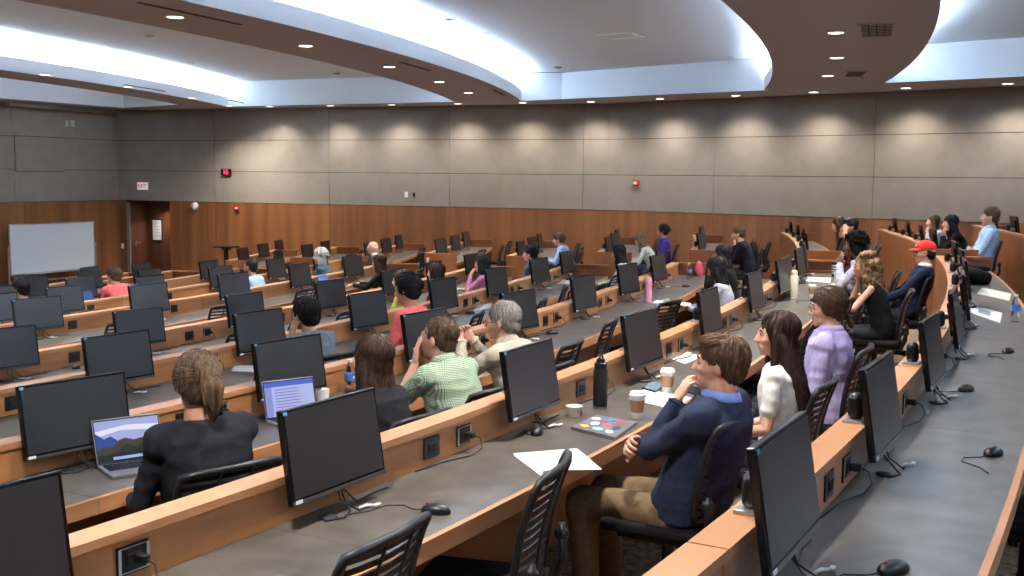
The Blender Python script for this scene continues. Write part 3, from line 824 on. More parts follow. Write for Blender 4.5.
def comb(hb, st, HM, hs, n, rng, q):
    hb.normal_update(); tree = BVHTree.FromBMesh(hb); HMi = HM.inverted()
    faces = [f for f in hb.faces]; cr = Vector((0.01, -.045, .14)); out = []
    lng = {'crop': .018, 'short': .04, 'swept': .06, 'thick': .055, 'bald': .03, 'cap': .03, 'curly': .05, 'curlyshort': .022}.get(st, .12)
    r = (.0021 if q == 2 else .0036)*hs
    for _ in range(int(n)):
        f = rng.choice(faces); p = f.calc_center_median(); L = lng*rng.uniform(.6, 1.2)*hs; k_ = 6; pts = []; jit = Vector([rng.uniform(-1, 1) for _ in range(3)])*(.9 if 'curly' in st else .22)
        for i in range(k_+1):
            loc, nrm, _, _ = tree.find_nearest(p)
            if loc is None: break
            lift = (.0022 + .004*math.sin(PI*i/k_)*rng.uniform(.2, 1))*hs
            pts.append(loc + nrm*lift); lh = HMi @ loc
            if st in ('ponytail', 'lowtail', 'bun'):
                tgt = Vector((0, -.125, .045 if st != 'lowtail' else -.05)); d = (tgt - lh) if lh.y > -.118 else Vector((0, -.1, -1))
            elif lh.z > -.01 and st not in ('curly', 'curlyshort'):
                d = (lh - cr); d.z = min(d.z, 0)*1.1 - .02
                if st in ('swept', 'thick', 'short', 'crop') and lh.y > -.02: d += Vector((.35*abs(d.y), .05, 0))
            else: d = Vector((0, -.12, -1))
            d = (HM.to_3x3() @ d).normalized() + jit*.5
            if 'curly' in st: d += Vector((math.sin(i*2.1+p.x*90), math.cos(i*1.7+p.z*80), 0))*.7
            d -= nrm*d.dot(nrm)
            if d.length < 1e-5: break
            p = loc + d.normalized()*L/k_
        if len(pts) == k_+1: out.append(pts)
    for pts in out: tube(hb, pts, [r*.5, r, r*1.1, r*1.1, r, r*.8, r*.15], 4, caps=False)

def ik(S, T, a, b, pole):
    d = T-S; L = min(d.length, (a+b)*.995); dn = d.normalized(); T2 = S+dn*L
    x = (a*a - b*b + L*L)/(2*L); h = math.sqrt(max(a*a-x*x, 1e-6))
    p = pole - dn*pole.dot(dn); p = p.normalized() if p.length > 1e-4 else Vector((0, 0, -1))
    return S + dn*x + p*h, T2
def hand(bm, bmf, wrist, d, nrm, side, curl, s=1., seg=8):
    """palm goes into bm, five fingers into bmf; nrm = back of the hand, side = +1 right hand"""
    d = d.normalized(); nrm = (nrm - d*nrm.dot(d)).normalized(); x = d.cross(nrm).normalized()*side   # towards the little finger
    x = -x
    c = wrist + d*.05*s
    Mx = Matrix((x, d, nrm)).transposed().to_4x4()
    ell(bm, c, (.041*s, .056*s, .0165*s), Mx, 14, 10)
    ell(bm, wrist+d*.03*s - x*-.022*s*-1, (.02*s, .035*s, .018*s), Mx, 10, 8)
    L = [.070, .079, .074, .058]; R = [.0088, .009, .0085, .0076]
    for i in range(4):
        u = (-.029 + .0193*i)*s; p = wrist + d*(.092 - .006*abs(i-1))*s + x*u - nrm*.001
        cu = curl[i] if isinstance(curl, (list, tuple)) else curl
        ang = 0.; dd = d + x*(.05*(i-1.4)); dd.normalize()
        P = [p - d*.03*s, p]; ll = L[i]*s
        for j, fr in enumerate((.45, .31, .24)):
            ang += cu*(.8, 1.05, .7)[j]
            p = p + (dd*math.cos(ang) - nrm*math.sin(ang))*ll*fr; P.append(p)
        r = R[i]*s; Q = P
        tube(bmf, Q + [Q[-1] + (Q[-1]-Q[-2]).normalized()*r*.7], [r, r*1.02, r*.97, r*.93, r*.82, r*.35], seg)
    p = wrist + d*.028*s - x*.026*s; t1 = (d*.62 - x*.75 - nrm*.35).normalized(); t2 = (d*.9 - x*.28 - nrm*.45*(1+.5*(curl if not isinstance(curl, (list, tuple)) else curl[0]))).normalized()
    P = [p - t1*.012*s, p, p+t1*.036*s, p+t1*.036*s+t2*.03*s, p+t1*.036*s+t2*.052*s]
    tube(bmf, P + [P[-1]+t2*.006*s], [.013*s, .0135*s, .0112*s, .0102*s, .009*s, .004*s], seg)

def torso(bm, pts, axes, hw, hd, grow=0., seg=28, ex=2.4):
    rings = []
    for p, (X, Y, Z), w, d_ in zip(pts, axes, hw, hd):
        ring = []
        for j in range(seg):
            a = 2*PI*j/seg; c, s = math.cos(a), math.sin(a)
            cx = math.copysign(abs(c)**(2/ex), c); sy = math.copysign(abs(s)**(2/ex), s)
            ring.append(bm.verts.new(p + X*(w+grow)*cx + Y*(d_+grow)*sy))
        rings.append(ring)
    for A, B in zip(rings, rings[1:]):
        for j in range(seg): bm.faces.new((A[j], A[(j+1) % seg], B[(j+1) % seg], B[j]))
    bm.faces.new(rings[0][::-1]); bm.faces.new(rings[-1])

SEATED = []
def person(label, k, off, px, off_h=None, th=None, lean=12, yaw=0, head=(0, 0, 0), sex='m', s=1., skin='fair', hair=('short', 'brown'),
           top=None, sleeve='long', collar=None, inner=None, pants=None, L='desk', R='desk', dz=0., q=1, glasses=False, twist=0, seat=True, chair_yaw=None, extra=None, curl=.35, chairlabel=None, legs='desk', poleL=None, poleR=None, group=None, fat=1.):
    if off_h is None: off_h = off - math.sin(math.radians(lean))*.5 - .03
    if th is None: th = arc(k, off_h, 1.25+dz, px)
    loc = put(k, off, th, 0); rz = th + PI/2 + math.radians(yaw)
    root = thing('person', label, 'person', loc, rz, group); SEATED.append((k, th, off))
    vox = {2: .0075, 1: .011, 0: .016}[q]
    f_ = .9 if sex == 'f' else 1.
    W = (.90 if sex == 'f' else 1.)*s*fat
    Lr = math.radians(lean)
    def U(a): return Vector((0, math.sin(a), math.cos(a)))
    P = [Vector((0, -.02, .51+dz))]
    seglen = [.10, .13, .14, .11, .075]; angs = [Lr*.5, Lr*.8, Lr*1.05, Lr*1.2, Lr*1.2]
    if lean < 0: angs = [Lr*1.2, Lr*1.1, Lr, Lr*.7, Lr*.5]
    sl = s*(.96 if sex == 'f' else 1.)
    for l, a in zip(seglen, angs): P.append(P[-1] + U(a)*l*sl)
    Nk = P[-1]; tw = math.radians(twist)
    axes = []
    for i in range(6):
        a = angs[min(i, 4)] if i else 0.; t = tw*i/5; u = U(a); X = Vector((math.cos(t), math.sin(t), 0)); X = (X - u*X.dot(u)).normalized(); axes.append((X, u.cross(X), u))
    hw = [x*W for x in ((.172, .165, .148, .160, .172, .085) if sex == 'm' else (.178, .168, .135, .15, .165, .075))]
    hd = [x*W for x in ((.125, .125, .115, .118, .105, .07) if sex == 'm' else (.125, .118, .10, .115, .095, .06))]
    Xs, Ys, Us = axes[5]
    sw = (.172 if sex == 'm' else .150)*W
    S = {-1: Nk - Us*.062*s - Xs*sw + Ys*.0, 1: Nk - Us*.062*s + Xs*sw}
    # head
    hy, hp, hr = [math.radians(a) for a in head]
    nd = (Us*.45 + Vector((0, 0, 1))*.55).normalized()
    Hc = Nk + nd*.132*s + Ys.normalized()*.022 + Vector((math.sin(-hy)*.01, .0, 0)) + Vector((0, math.sin(-hp)*.03, 0))
    HM = Matrix.Translation(Hc) @ rotz(hy) @ Matrix.Rotation(hp, 4, 'X') @ Matrix.Rotation(hr, 4, 'Y')
    hs = s*(.96 if sex == 'f' else 1.)
    def h(v): return HM @ (Vector(v)*hs)
    R3 = HM.to_3x3().to_4x4()
    bm = bmesh.new()
    def hell(c, r, rot=None): ell(bm, h(c), [x*hs for x in r], R3 if rot is None else R3 @ rot, 20, 14)
    hell((0, -.014, .036), (.074, .096, .085)); hell((0, .022, -.006), (.064, .070, .082)); hell((0, .034, -.062), (.047, .052, .046)); hell((0, .066, -.092), (.021, .02, .019))
    capsule(bm, h((-.03, .083, .024)), h((.03, .083, .024)), .0115*hs, .0115*hs)
    capsule(bm, h((0, .088, .012)), h((0, .108, -.028)), .0085*hs, .0125*hs)
    for sx in (-1, 1): hell((sx*.011, .098, -.032), (.009, .010, .007))
    for sx in (-1, 1): hell((sx*.036, .062, -.022), (.022, .024, .02))
    hell((0, .084, -.058), (.022, .011, .0065)); hell((0, .082, -.068), (.019, .011, .0065))
    for sx in (-1, 1):
        hell((sx*.0775, -.006, -.008), (.0075, .019, .031), Matrix.Rotation(sx*.28, 4, 'Z') @ Matrix.Rotation(-.18, 4, 'X'))
    capsule(bm, h((0, -.024, -.055)), Nk - Us*.02, .052*W/s**.5, .060*W/s**.5)
    torso(bm, P[:5]+[P[5]-Us*.03], axes, hw[:4]+[hw[4]*.86, hw[5]], hd, -.016)
    # arms
    aU, aF = .285*s*(.95 if sex == 'f' else 1), .245*s*(.95 if sex == 'f' else 1)
    E = {}; Wr = {}; tgt = {-1: L, 1: R}; HD = {}
    chin = h((0, .075, -.115))
    ydesk = off - .60; bmf = bmesh.new()
    for sd in (-1, 1):
        t = tgt[sd]; pole = Vector((sd*.45, -.25, -1.)); hn = Vector((0, -.2, 1)); hdv = None; cu = curl
        if t == 'desk': T = Vector((sd*.15, min(ydesk+.12, Nk.y+.30), .775 if ydesk < Nk.y+.30 else .70)); hn = Vector((0, 0, 1)); hdv = Vector((-sd*.35, 1, -.08))
        elif t == 'desk_in': T = Vector((sd*.07, min(ydesk+.10, Nk.y+.27), .785)); hn = Vector((0, 0, 1)); hdv = Vector((-sd*.9, .6, -.05)); pole = Vector((sd*1., -.2, -.7))
        elif t == 'type': T = Vector((sd*.12, min(ydesk+.22, Nk.y+.40), .80)); hn = Vector((0, .1, 1)); hdv = Vector((-sd*.2, 1, -.1))
        elif t == 'lap': T = Vector((sd*.10, .22, .66+dz)); hn = Vector((0, .2, 1)); hdv = Vector((-sd*.6, 1, -.3))
        elif t == 'chin': T = h((sd*.035, .085, -.185)); hn = Vector((sd*.5, .8, .1)); hdv = h((-sd*.0, .085, -.09)) - T; pole = Vector((sd*.35, .1, -1)); cu = .75
        elif t == 'mouth': T = h((sd*.045, .155, -.165)); hdv = h((sd*.0, .115, -.06)) - T; hn = Vector((sd*.75, .65, .1)); pole = Vector((sd*.3, .25, -1)); cu = [.45, .6, .7, .8]
        elif t == 'cheek': T = h((sd*.085, .055, -.165)); hdv = h((sd*.080, .03, -.02)) - T; hn = Vector((sd*1., .2, .1)); pole = Vector((sd*.35, .2, -1)); cu = .35
        elif t == 'face': T = h((sd*.07, .10, -.15)); hdv = h((sd*.045, .105, -.02)) - T; hn = Vector((sd*.7, .7, .1)); pole = Vector((sd*.35, .2, -1)); cu = .2
        elif t == 'clasp': T = Vector((sd*.07, min(ydesk+.16, Nk.y+.30), 1.03)); hdv = Vector((-sd*.6, .35, .55)); hn = Vector((sd*.3, .9, .2)); pole = Vector((sd*.5, 0, -1)); cu = .6
        elif t == 'cross': T = Vector((-sd*.02, .20+math.sin(Lr)*.22, .80+dz)); hdv = Vector((-sd*1., .1, .1)); hn = Vector((0, 1, .2)); pole = Vector((sd*1, -.1, -.8)); cu = .5
        elif t == 'cup': T = Vector((sd*.14, ydesk+.22, .83)); hdv = Vector((-sd*.3, 1, .1)); hn = Vector((sd, 0, .3)); cu = .8
        elif t == 'side': T = Vector((sd*.27, .12, .68+dz)); hn = Vector((sd, .1, .3)); hdv = Vector((0, 1, -.3))
        else: T = Vector(t[0]); hdv = Vector(t[1]) if len(t) > 1 else None; hn = Vector(t[2]) if len(t) > 2 else hn; cu = t[3] if len(t) > 3 else curl
        if sd == -1 and poleL: pole = Vector(poleL)
        if sd == 1 and poleR: pole = Vector(poleR)
        e, w = ik(S[sd], T, aU, aF, pole); E[sd], Wr[sd] = e, w
        if hdv is None: hdv = w-e
        m = .85 if sex == 'f' else 1.
        ell(bm, S[sd]-Us*.02, (.040*W, .040*W, .040*W)); capsule(bm, S[sd]-Us*.02, e, .038*m*s, .037*m*s); capsule(bm, e, e.lerp(w, .35), .038*m*s, .037*m*s); capsule(bm, e.lerp(w, .35), w, .037*m*s, .0245*m*s)
        HD[sd] = (hdv, hn, cu); hand(bm, bmf, w, hdv, hn, sd, cu, s*(.92 if sex == 'f' else 1), 10 if q == 2 else 6)
    # legs
    hipz = .50+dz; feet = {}
    for sd in (-1, 1):
        hip = Vector((sd*.095*W, .0, hipz+.02))
        if legs == 'desk': kn = Vector((sd*(.12), .43*s, .50+dz*.5)); an = Vector((sd*.12, .40*s, .09))
        else: kn, an = [Vector(v) for v in legs[sd]]
        feet[sd] = (hip, kn, an)
        capsule(bm, hip, kn, .066*W, .048*W); capsule(bm, kn, an, .046*W, .033*W)
    body = remesh(bm, vox, 2 if q == 2 else 1)
    HMi = HM.inverted()
    for f in body.faces:
        c = HMi @ f.calc_center_median() / hs
        if abs(c.x) < .021 and c.y > .083 and -.073 < c.z < -.0525: f.material_index = 1
    # join the fingers on to the palms
    tmp = bpy.data.meshes.new('t'); bmesh.ops.recalc_face_normals(bmf, faces=bmf.faces); bmf.to_mesh(tmp); bmf.free(); body.from_mesh(tmp); bpy.data.meshes.remove(tmp)
    obj('body', body, [SK[skin], LIPS], root, True)
    if q >= 1:
        for sx in (-1, 1):
            b = bmesh.new(); ell(b, h((sx*.0305, .0745, .006)), [.0118*hs]*3, None, 14, 10); eo = obj('eye', b, EYEW, root, True)
            b = bmesh.new(); ell(b, h((sx*.0305, .0840, .005)), [.0062*hs, .0040*hs, .0062*hs], R3, 12, 8); obj('iris', b, IRIS, eo, True)
        b = bmesh.new()
        for sx in (-1, 1): tube(b, [h((sx*.014, .0905, .028)), h((sx*.03, .0895, .034)), h((sx*.047, .079, .029))], [.0032*hs, .0042*hs, .002*hs], 6)
        obj('eyebrows', b, HAIRM[hair[1]], root, True)
    # hair
    hb = bmesh.new(); st = hair[0]; hr_ = q == 2
    def he(c, r, rot=None): ell(hb, h(c), [x*hs for x in r], R3 if rot is None else R3 @ rot, 18, 12)
    def hc_(a, b_, ra, rb): capsule(hb, h(a), h(b_), ra*hs, rb*hs)
    amp = .004
    if st in ('short', 'crop', 'thick', 'swept'):
        g = {'short': .006, 'crop': .002, 'thick': .012, 'swept': .008}[st]
        he((0, -.026, .046), (.078+g, .098+g, .084+g)); he((0, -.058, -.012), (.067+g*.7, .052+g, .066))
        for sx in (-1, 1): he((sx*.058, -.034, .014), (.021+g*.6, .040, .046)); he((sx*.068, .016, .030), (.0085, .014, .024))
        if st in ('thick', 'swept'): he((0.01, .042, .096), (.06, .046, .028)); he((-.03, .03, .096), (.04, .045, .026))
    elif st == 'bald':
        he((0, -.058, -.004), (.068, .048, .046))
        for sx in (-1, 1): he((sx*.062, -.028, .004), (.018, .045, .03))
    elif st == 'cap':
        he((0, -.058, -.02), (.068, .05, .05))
        for sx in (-1, 1): he((sx*.06, -.028, .0), (.019, .045, .035))
    else:
        he((0, -.024, .046), (.086, .104, .092)); he((0, -.05, -.01), (.080, .062, .08))
        for sx in (-1, 1): he((sx*.066, .0, .02), (.02, .05, .06))
        if st in ('long', 'verylong', 'bob', 'shoulder', 'curly', 'curlyshort'):
            Ln = {'long': .34, 'verylong': .44, 'bob': .15, 'shoulder': .22, 'curly': .36, 'curlyshort': .10}[st]
            down = (HM.inverted().to_3x3() @ (Vector((0, 0, -1))*.75 - Us*.25)).normalized()
            n_ = 5
            for j in range(7):
                u = -1 + 2*j/6; a = Vector((u*.072, -.062+.052*u*u, -.01)); e_ = a + down*Ln*(1-.12*abs(u)) + Vector((u*(.06 if Ln > .3 else .03), (-.125 if Ln > .4 else -.09) if Ln > .3 else -.02, 0))
                rr_ = .034 if st != 'bob' else .032
                hc_(a, a.lerp(e_, .55), rr_, rr_*1.02); hc_(a.lerp(e_, .55), e_, rr_*1.02, rr_*.55)
            for sx in (-1, 1):
                a = Vector((sx*.074, .012, .02)); e_ = a + down*Ln*.72 + Vector((sx*.012, .012, 0)); hc_(a, a.lerp(e_, .5), .021, .022); hc_(a.lerp(e_, .5), e_, .022, .012)
            if st.startswith('curly'):
                rng = random.Random(3)
                for j in range(120 if st == 'curly' else 150):
                    aa = rng.uniform(PI*.85, PI*2.15) if st == 'curly' else rng.uniform(0, 2*PI); t = rng.uniform(-.3, 1)
                    if st == 'curly': p = Vector((math.cos(aa)*(.095+.035*max(0, t)), math.sin(aa)*(.095+.03*max(0, t))-.035, .06)) + down*max(0, t)*Ln*1.02 if t > 0 else Vector((math.cos(aa)*.07, math.sin(aa)*.08-.01, .115))
                    else:
                        el_ = rng.uniform(-.2, 1.4); p = Vector((math.cos(aa)*math.cos(el_)*.10, -.025+math.sin(aa)*math.cos(el_)*.115, .045+math.sin(el_)*.10))
                        if p.y > .05 and p.z < .09: continue
                    he(tuple(p), [rng.uniform(.022, .036) if st == 'curly' else rng.uniform(.012, .02)]*3)
                amp = .009
        if st == 'ponytail':
            hc_((0, -.115, .05), (0, -.16, -.0), .030, .036); hc_((0, -.16, 0), (0, -.16, -.05), .040, .034); hc_((0, -.16, -.05), (.005, -.145, -.125), .034, .012)
        if st == 'lowtail':
            hc_((0, -.10, -.045), (0, -.13, -.075), .019, .016); hc_((0, -.13, -.075), (0, -.145, -.12), .019, .008)
        if st == 'bun': he((0, -.125, .03), (.034, .03, .034))
    hb = remesh(hb, max(.0045, vox*.6) if q else .009, 1)
    strands(hb, amp if q else amp*.8, 1.7*len(label))
    if q: comb(hb, st, HM, hs, (700 if q == 2 else 260)*(.45 if st in ('bald', 'cap', 'crop') else 1), random.Random(len(label)), q)
    obj('hair', hb, HAIRM[hair[1]], root, True)
    if st == 'cap':
        cm = M.setdefault('redcap', mat('red_cotton', (206, 44, 34), .8)); b = bmesh.new()
        ell(b, h((0, -.014, .052)), [.085*hs, .105*hs, .083*hs], R3, 24, 16)
        geo = [v for v in b.verts if (HMi @ v.co).z < .034*hs]; bmesh.ops.delete(b, geom=geo, context='VERTS')
        co = obj('cap', b, cm, root, True)
        b = bmesh.new(); A = []
        for j in range(13):
            a = PI*(.14+.72*j/12); A.append([b.verts.new(h(v)) for v in ((math.cos(a)*.078, -.014+math.sin(a)*.096, .048), (math.cos(a)*.074, .03+math.sin(a)*.125, .034-.006*abs(math.cos(a))), (math.cos(a)*.074, .03+math.sin(a)*.125, .030-.006*abs(math.cos(a))), (math.cos(a)*.078, -.014+math.sin(a)*.096, .042))])
        for a, c in zip(A, A[1:]):
            for j in range(4): b.faces.new((a[j], a[(j+1) % 4], c[(j+1) % 4], c[j]))
        obj('brim', b, cm, co, True)
        b = bmesh.new(); box(b, (0, 0, 0), (.05*hs, .004, .022*hs), HM @ Matrix.Translation((0, .088*hs, .077*hs)) @ Matrix.Rotation(.5, 4, 'X')); obj('badge', b, M['wplastic'], co)
    if glasses:
        b = bmesh.new()
        for sx in (-1, 1):
            tube(b, [h((sx*.032+.022*math.cos(a), .103, .003+.017*math.sin(a))) for a in [2*PI*j/14 for j in range(14)]], .0016*hs*(1 if q == 2 else 1.5), 5, closed=True)
            tube(b, [h((sx*.054, .102, .008)), h((sx*.076, .05, .006)), h((sx*.079, -.01, .004))], .0018*hs*(1 if q == 2 else 1.5), 5)
        tube(b, [h((-.010, .104, .006)), h((0, .107, .009)), h((.010, .104, .006))], .0016*hs, 5)
        obj('glasses', b, GLASS_F, root, True)
    # clothes
    b = bmesh.new(); g = .016 if sleeve != 'none' else .010
    torso(b, P, axes, hw, hd, g-.004)
    neckring = Nk
    for sd in (-1, 1):
        m = (.85 if sex == 'f' else 1.)*s
        if sleeve == 'none':
            ell(b, S[sd] - Xs*sd*.04 - Us*.0, (.045, .06, .045))
            continue
        ell(b, S[sd]-Us*.008, (.064*W, .064*W, .064*W)); capsule(b, S[sd]-Xs*sd*.08+Us*.018, S[sd]-Us*.004, .052*W, .060*W)
        if sleeve == 'short':
            e = S[sd].lerp(E[sd], .62); capsule(b, S[sd], e, .062*m, .056*m)
        else:
            e, w = E[sd], Wr[sd]; fr = .93 if sleeve == 'long' else .35
            capsule(b, S[sd], e, .060*m, .050*m); capsule(b, e, e.lerp(w, .4*min(1, fr*1.2)), .051*m, .047*m); 
            if sleeve == 'long': capsule(b, e.lerp(w, .4), e.lerp(w, fr), .047*m, .036*m)
    b = remesh(b, vox if q else .014, (6 if sex == 'm' else 9) if q == 2 else 3)
    # open the garment at the neck
    nk = Nk + Us*.006
    dele = [v for v in b.verts if (v.co-nk).dot(Us) > -.004 and (v.co-nk).length < .09]
    bmesh.ops.delete(b, geom=dele, context='VERTS')
    wrinkle(b, .008 if q == 2 else .006, 9., len(label)*.37)
    gt = obj('top', b, top, root, True)
    if collar is not None:
        b = bmesh.new(); R_ = []
        for j in range(24):
            a = 2*PI*(j+.5)/24+PI/2; ca_, sa_ = math.cos(a), math.sin(a); fr = max(0, sa_)**3
            R_.append([b.verts.new(nk + (Xs*ca_ + Ys*sa_)*r__*W + Us*z__) for r__, z__ in ((.057, .028-.02*fr), (.061, .031-.02*fr), (.078+.01*fr, -.006-.035*fr), (.074+.01*fr, -.012-.035*fr), (.060, .0-.02*fr))])
        for j in range(24):
            if j == 23: break
            A_, B_ = R_[j], R_[j+1]
            for i_ in range(5): b.faces.new((A_[i_], A_[(i_+1) % 5], B_[(i_+1) % 5], B_[i_]))
        b.faces.new(R_[0]); b.faces.new(R_[-1])
        obj('collar', b, collar, gt, True)
    if sleeve == 'long' and inner is not None:
        b = bmesh.new()
        for sd in (-1, 1):
            e, w = E[sd], Wr[sd]; tube(b, [e.lerp(w, .92), e.lerp(w, .975)], .037*s*(.85 if sex == 'f' else 1), 14)
        obj('cuffs', b, inner, gt, True)
    b = bmesh.new()
    ell(b, (0, .0, hipz+.01), (.185*W, .15, .10))
    for sd in (-1, 1):
        hip, kn, an = feet[sd]; capsule(b, hip, kn, .086*W, .066*W); capsule(b, kn, kn.lerp(an, .5), .064*W, .058*W); capsule(b, kn.lerp(an, .5), an, .058*W, .052*W)
    b = remesh(b, .011 if legs != 'desk' else .02, 1); wrinkle(b, .009, 8., 2.)
    obj('trousers', b, pants or CL['darkpants'], root, True)
    for sd in (-1, 1):
        an = feet[sd][2]; b = bmesh.new(); ell(b, an + Vector((0, .05, -.045)), (.045, .13, .045)); box(b, an + Vector((0, .05, -.078)), (.085, .25, .024), None, .01)
        obj('shoe', b, M['blackm'], root, True)
    if extra: extra(root, dict(h=h, S=S, E=E, W=Wr, N=Nk, U=Us, X=Xs, Y=Ys))
    if seat:
        cz = put(k, off-.06, th, max(dz, 0))
        chair(k, th, off-.06, (chair_yaw if chair_yaw is not None else yaw), chairlabel or 'black slatted office chair under the %s' % label.split(',')[0].replace('person ', 'person ')[:60], 'occupied chairs', loc=cz)
    return root
CL = {'darkpants': cloth('dark_trousers', (30, 31, 36))}
for n_, c in dict(navy=(34, 41, 60), khaki=(98, 80, 58), white=(214, 212, 204), lav=(176, 164, 206), black=(20, 20, 22), blackf=(26, 27, 32), suit=(24, 30, 52), blazer=(20, 23, 34), cap=(200, 40, 30), ltblue=(160, 184, 214), blueshirt=(120, 160, 196), grey=(82, 92, 98),
                  coral=(208, 92, 88), yellow=(190, 168, 70), maroon=(88, 30, 44), beige=(168, 158, 142), hood=(62, 66, 78), cream=(188, 192, 182), purple=(62, 46, 120), teal=(58, 78, 92), pinkc=(224, 104, 104), sky=(140, 170, 214), dkgrey=(56, 58, 64), lgrey=(172, 172, 186), collarblue=(118, 140, 196), jeans=(56, 70, 100)).items(): CL[n_] = cloth(n_, c)
CL['check'] = check_cloth('green_check', (196, 204, 184), (112, 136, 108), 38.)
CL['floral'] = cloth('pink_floral', (214, 150, 178), (176, 84, 130), ns=34.)
CL['lavstripe'] = vary(mat('cloth_lavender', (178, 166, 206), .85, .25), (166, 154, 200), (190, 178, 216), (60, 60, 1), 2., 2., .3, .7)
# ------------------------------------------------------------------ who sits where
P_ = person
def jacket_front(root, d): pass
# second row from the camera
P_('person in navy sweatshirt and khaki trousers resting his hand on his mouth, elbow held', 1, .94, 722, lean=-16, off_h=1.10, sex='m', skin='fair', hair=('swept', 'sandy'), top=CL['navy'], collar=CL['collarblue'], inner=CL['navy'],
   pants=CL['khaki'], L='mouth', R=(Vector((-.03, .20, .78)), Vector((-.95, .15, .05)), Vector((0, .8, .4)), .8), poleL=(-.2, .9, -1), fat=1.2, q=2, head=(16, 4, 0), dz=-.03, yaw=-3, chairlabel='black office chair under the person in the navy sweatshirt')
P_('person with very long dark hair in white short-sleeved top', 1, 1.10, 783, lean=3, off_h=1.10, sex='f', skin='fair', hair=('verylong', 'auburn'), top=CL['white'], sleeve='short', L='lap', R='lap', q=2, head=(22, 0, 0), dz=-.03,
   chairlabel='black office chair under the person in the white top')
P_('person with low ponytail, glasses and lavender shirt', 1, 1.10, 828, lean=0, off_h=1.10, sex='m', skin='fair', hair=('lowtail', 'brown'), top=CL['lavstripe'], collar=CL['lavstripe'], inner=CL['lavstripe'], L='lap', R='lap', glasses=True, q=2, head=(22, -4, 0), dz=-.04, fat=1.1,
   chairlabel='black office chair under the person in the lavender shirt')
P_('person with curly blond hair in black sleeveless top leaning on the desk', 1, 1.12, 866, lean=18, off_h=.95, sex='f', skin='fair', hair=('curly', 'curlyblond'), top=CL['black'], sleeve='none', L='desk_in', R='cheek', q=1, head=(12, -6, 0),
   chairlabel='black office chair with a dark coat under the curly-haired person')
P_('person with short dark afro hair resting chin on hand', 1, .98, 850, th=.128, dz=.05, s=1.06, lean=20, sex='m', skin='dark', hair=('curlyshort', 'afro'), top=CL['lgrey'], L='mouth', R='desk', q=1, head=(6, -5, 0), chairlabel='black office chair under the person with the afro')
P_('person in red cap and navy suit leaning far back in his chair', 1, 1.28, 920, th=.125, dz=.03, lean=-20, sex='m', skin='fair', hair=('cap', 'black'), top=CL['suit'], collar=CL['white'], inner=CL['white'], L='lap', R='lap', glasses=True, q=1, head=(5, 0, 0), yaw=0,
   chairlabel='black office chair tipped under the person in the red cap')
# far part of the second row, and of the first
P_('person with long brown hair looking down behind the black-haired one', 1, .80, 842, th=.243, dz=.05, s=1.06, lean=15, sex='f', skin='mid', hair=('long', 'darkbrown'), top=CL['maroon'], L='desk', R='desk', q=0, head=(0, -20, 0), chairlabel='black office chair under the brown-haired person across the aisle')
P_('person with short black hair holding his face in both hands', 1, .95, 855, th=.228, dz=.04, s=1.06, lean=18, sex='m', skin='fair', hair=('thick', 'black'), top=CL['black'], L='face', R='face', q=0, head=(25, -4, 0), chairlabel='black office chair under the person holding his face')
P_('person with black hair and black top, chin on clasped hands', 0, .80, 950, th=.238, s=1.06, lean=22, sex='f', skin='fair', hair=('long', 'black'), top=CL['black'], L='chin', R='chin', q=1, head=(4, 0, 0), chairlabel='black office chair under the person in black at far right')
P_('person half hidden behind the black-haired one at far right', 0, .72, 940, th=.263, lean=20, sex='f', skin='fair', hair=('shoulder', 'brown'), top=CL['lgrey'], L='chin', R='desk', q=0, chairlabel='black office chair behind the one of the person in black')
P_('person in light blue shirt with folded arms at far right', 0, .90, 990, th=.222, s=1.12, lean=-8, sex='m', skin='fair', hair=('short', 'sandy'), top=CL['ltblue'], collar=CL['ltblue'], inner=CL['ltblue'], L='cross', R='cross', q=1, dz=.02, chairlabel='black office chair under the person in the light blue shirt')
# third row
P_('person with blond ponytail in black sweater at an open laptop', 2, 1.0, 195, lean=6, off_h=.95, sex='f', skin='fair', hair=('ponytail', 'honey'), top=CL['blackf'], inner=CL['blackf'], L='desk', R='desk', q=2, yaw=-16, head=(-6, -4, 0), glasses=True, s=1.07, fat=1.24, chairlabel='black office chair under the person with the ponytail')
P_('person with shoulder-length dark hair in black top, water bottle before her', 2, 1.12, 376, lean=10, off_h=1.05, sex='f', skin='fair', hair=('shoulder', 'umber'), top=CL['blackf'], L='desk_in', R='desk_in', q=2, yaw=-6, head=(2, -2, 0), fat=1.05, chairlabel='black office chair under the person with shoulder-length hair')
P_('person in green checked shirt holding both hands before his mouth', 2, 1.10, 436, lean=17, off_h=.93, sex='m', skin='fair', hair=('crop', 'brown'), top=CL['check'], collar=CL['check'], L='face', R='face', q=2, yaw=-8, head=(12, 3, 0), fat=1.08, sleeve='short', chairlabel='black office chair under the person in the checked shirt')
P_('person with grey hair, glasses and beige sweater, fingertips together', 2, 1.08, 502, lean=16, off_h=.92, sex='m', skin='fair', hair=('short', 'grey'), top=CL['beige'], collar=CL['beige'], inner=CL['beige'], L='clasp', R='clasp', q=2, glasses=True, yaw=-4, head=(12, -2, 0), fat=1.05, chairlabel='black office chair under the person in the beige sweater')
P_('person with long black hair and pale grey top looking down', 2, 1.18, 707, th=.1165, lean=10, sex='f', skin='olive', hair=('long', 'black'), top=CL['lgrey'], L='desk', R='desk', q=1, head=(0, -24, 0), dz=-.04, chairlabel='black office chair under the person in the pale grey top')
P_('person with glasses, dark ponytail and black jacket, hand raised', 2, 1.0, 722, th=.150, lean=12, sex='f', skin='olive', hair=('long', 'black'), top=CL['black'], L='mouth', R='desk', q=1, glasses=True, chairlabel='black office chair under the person in the black jacket')
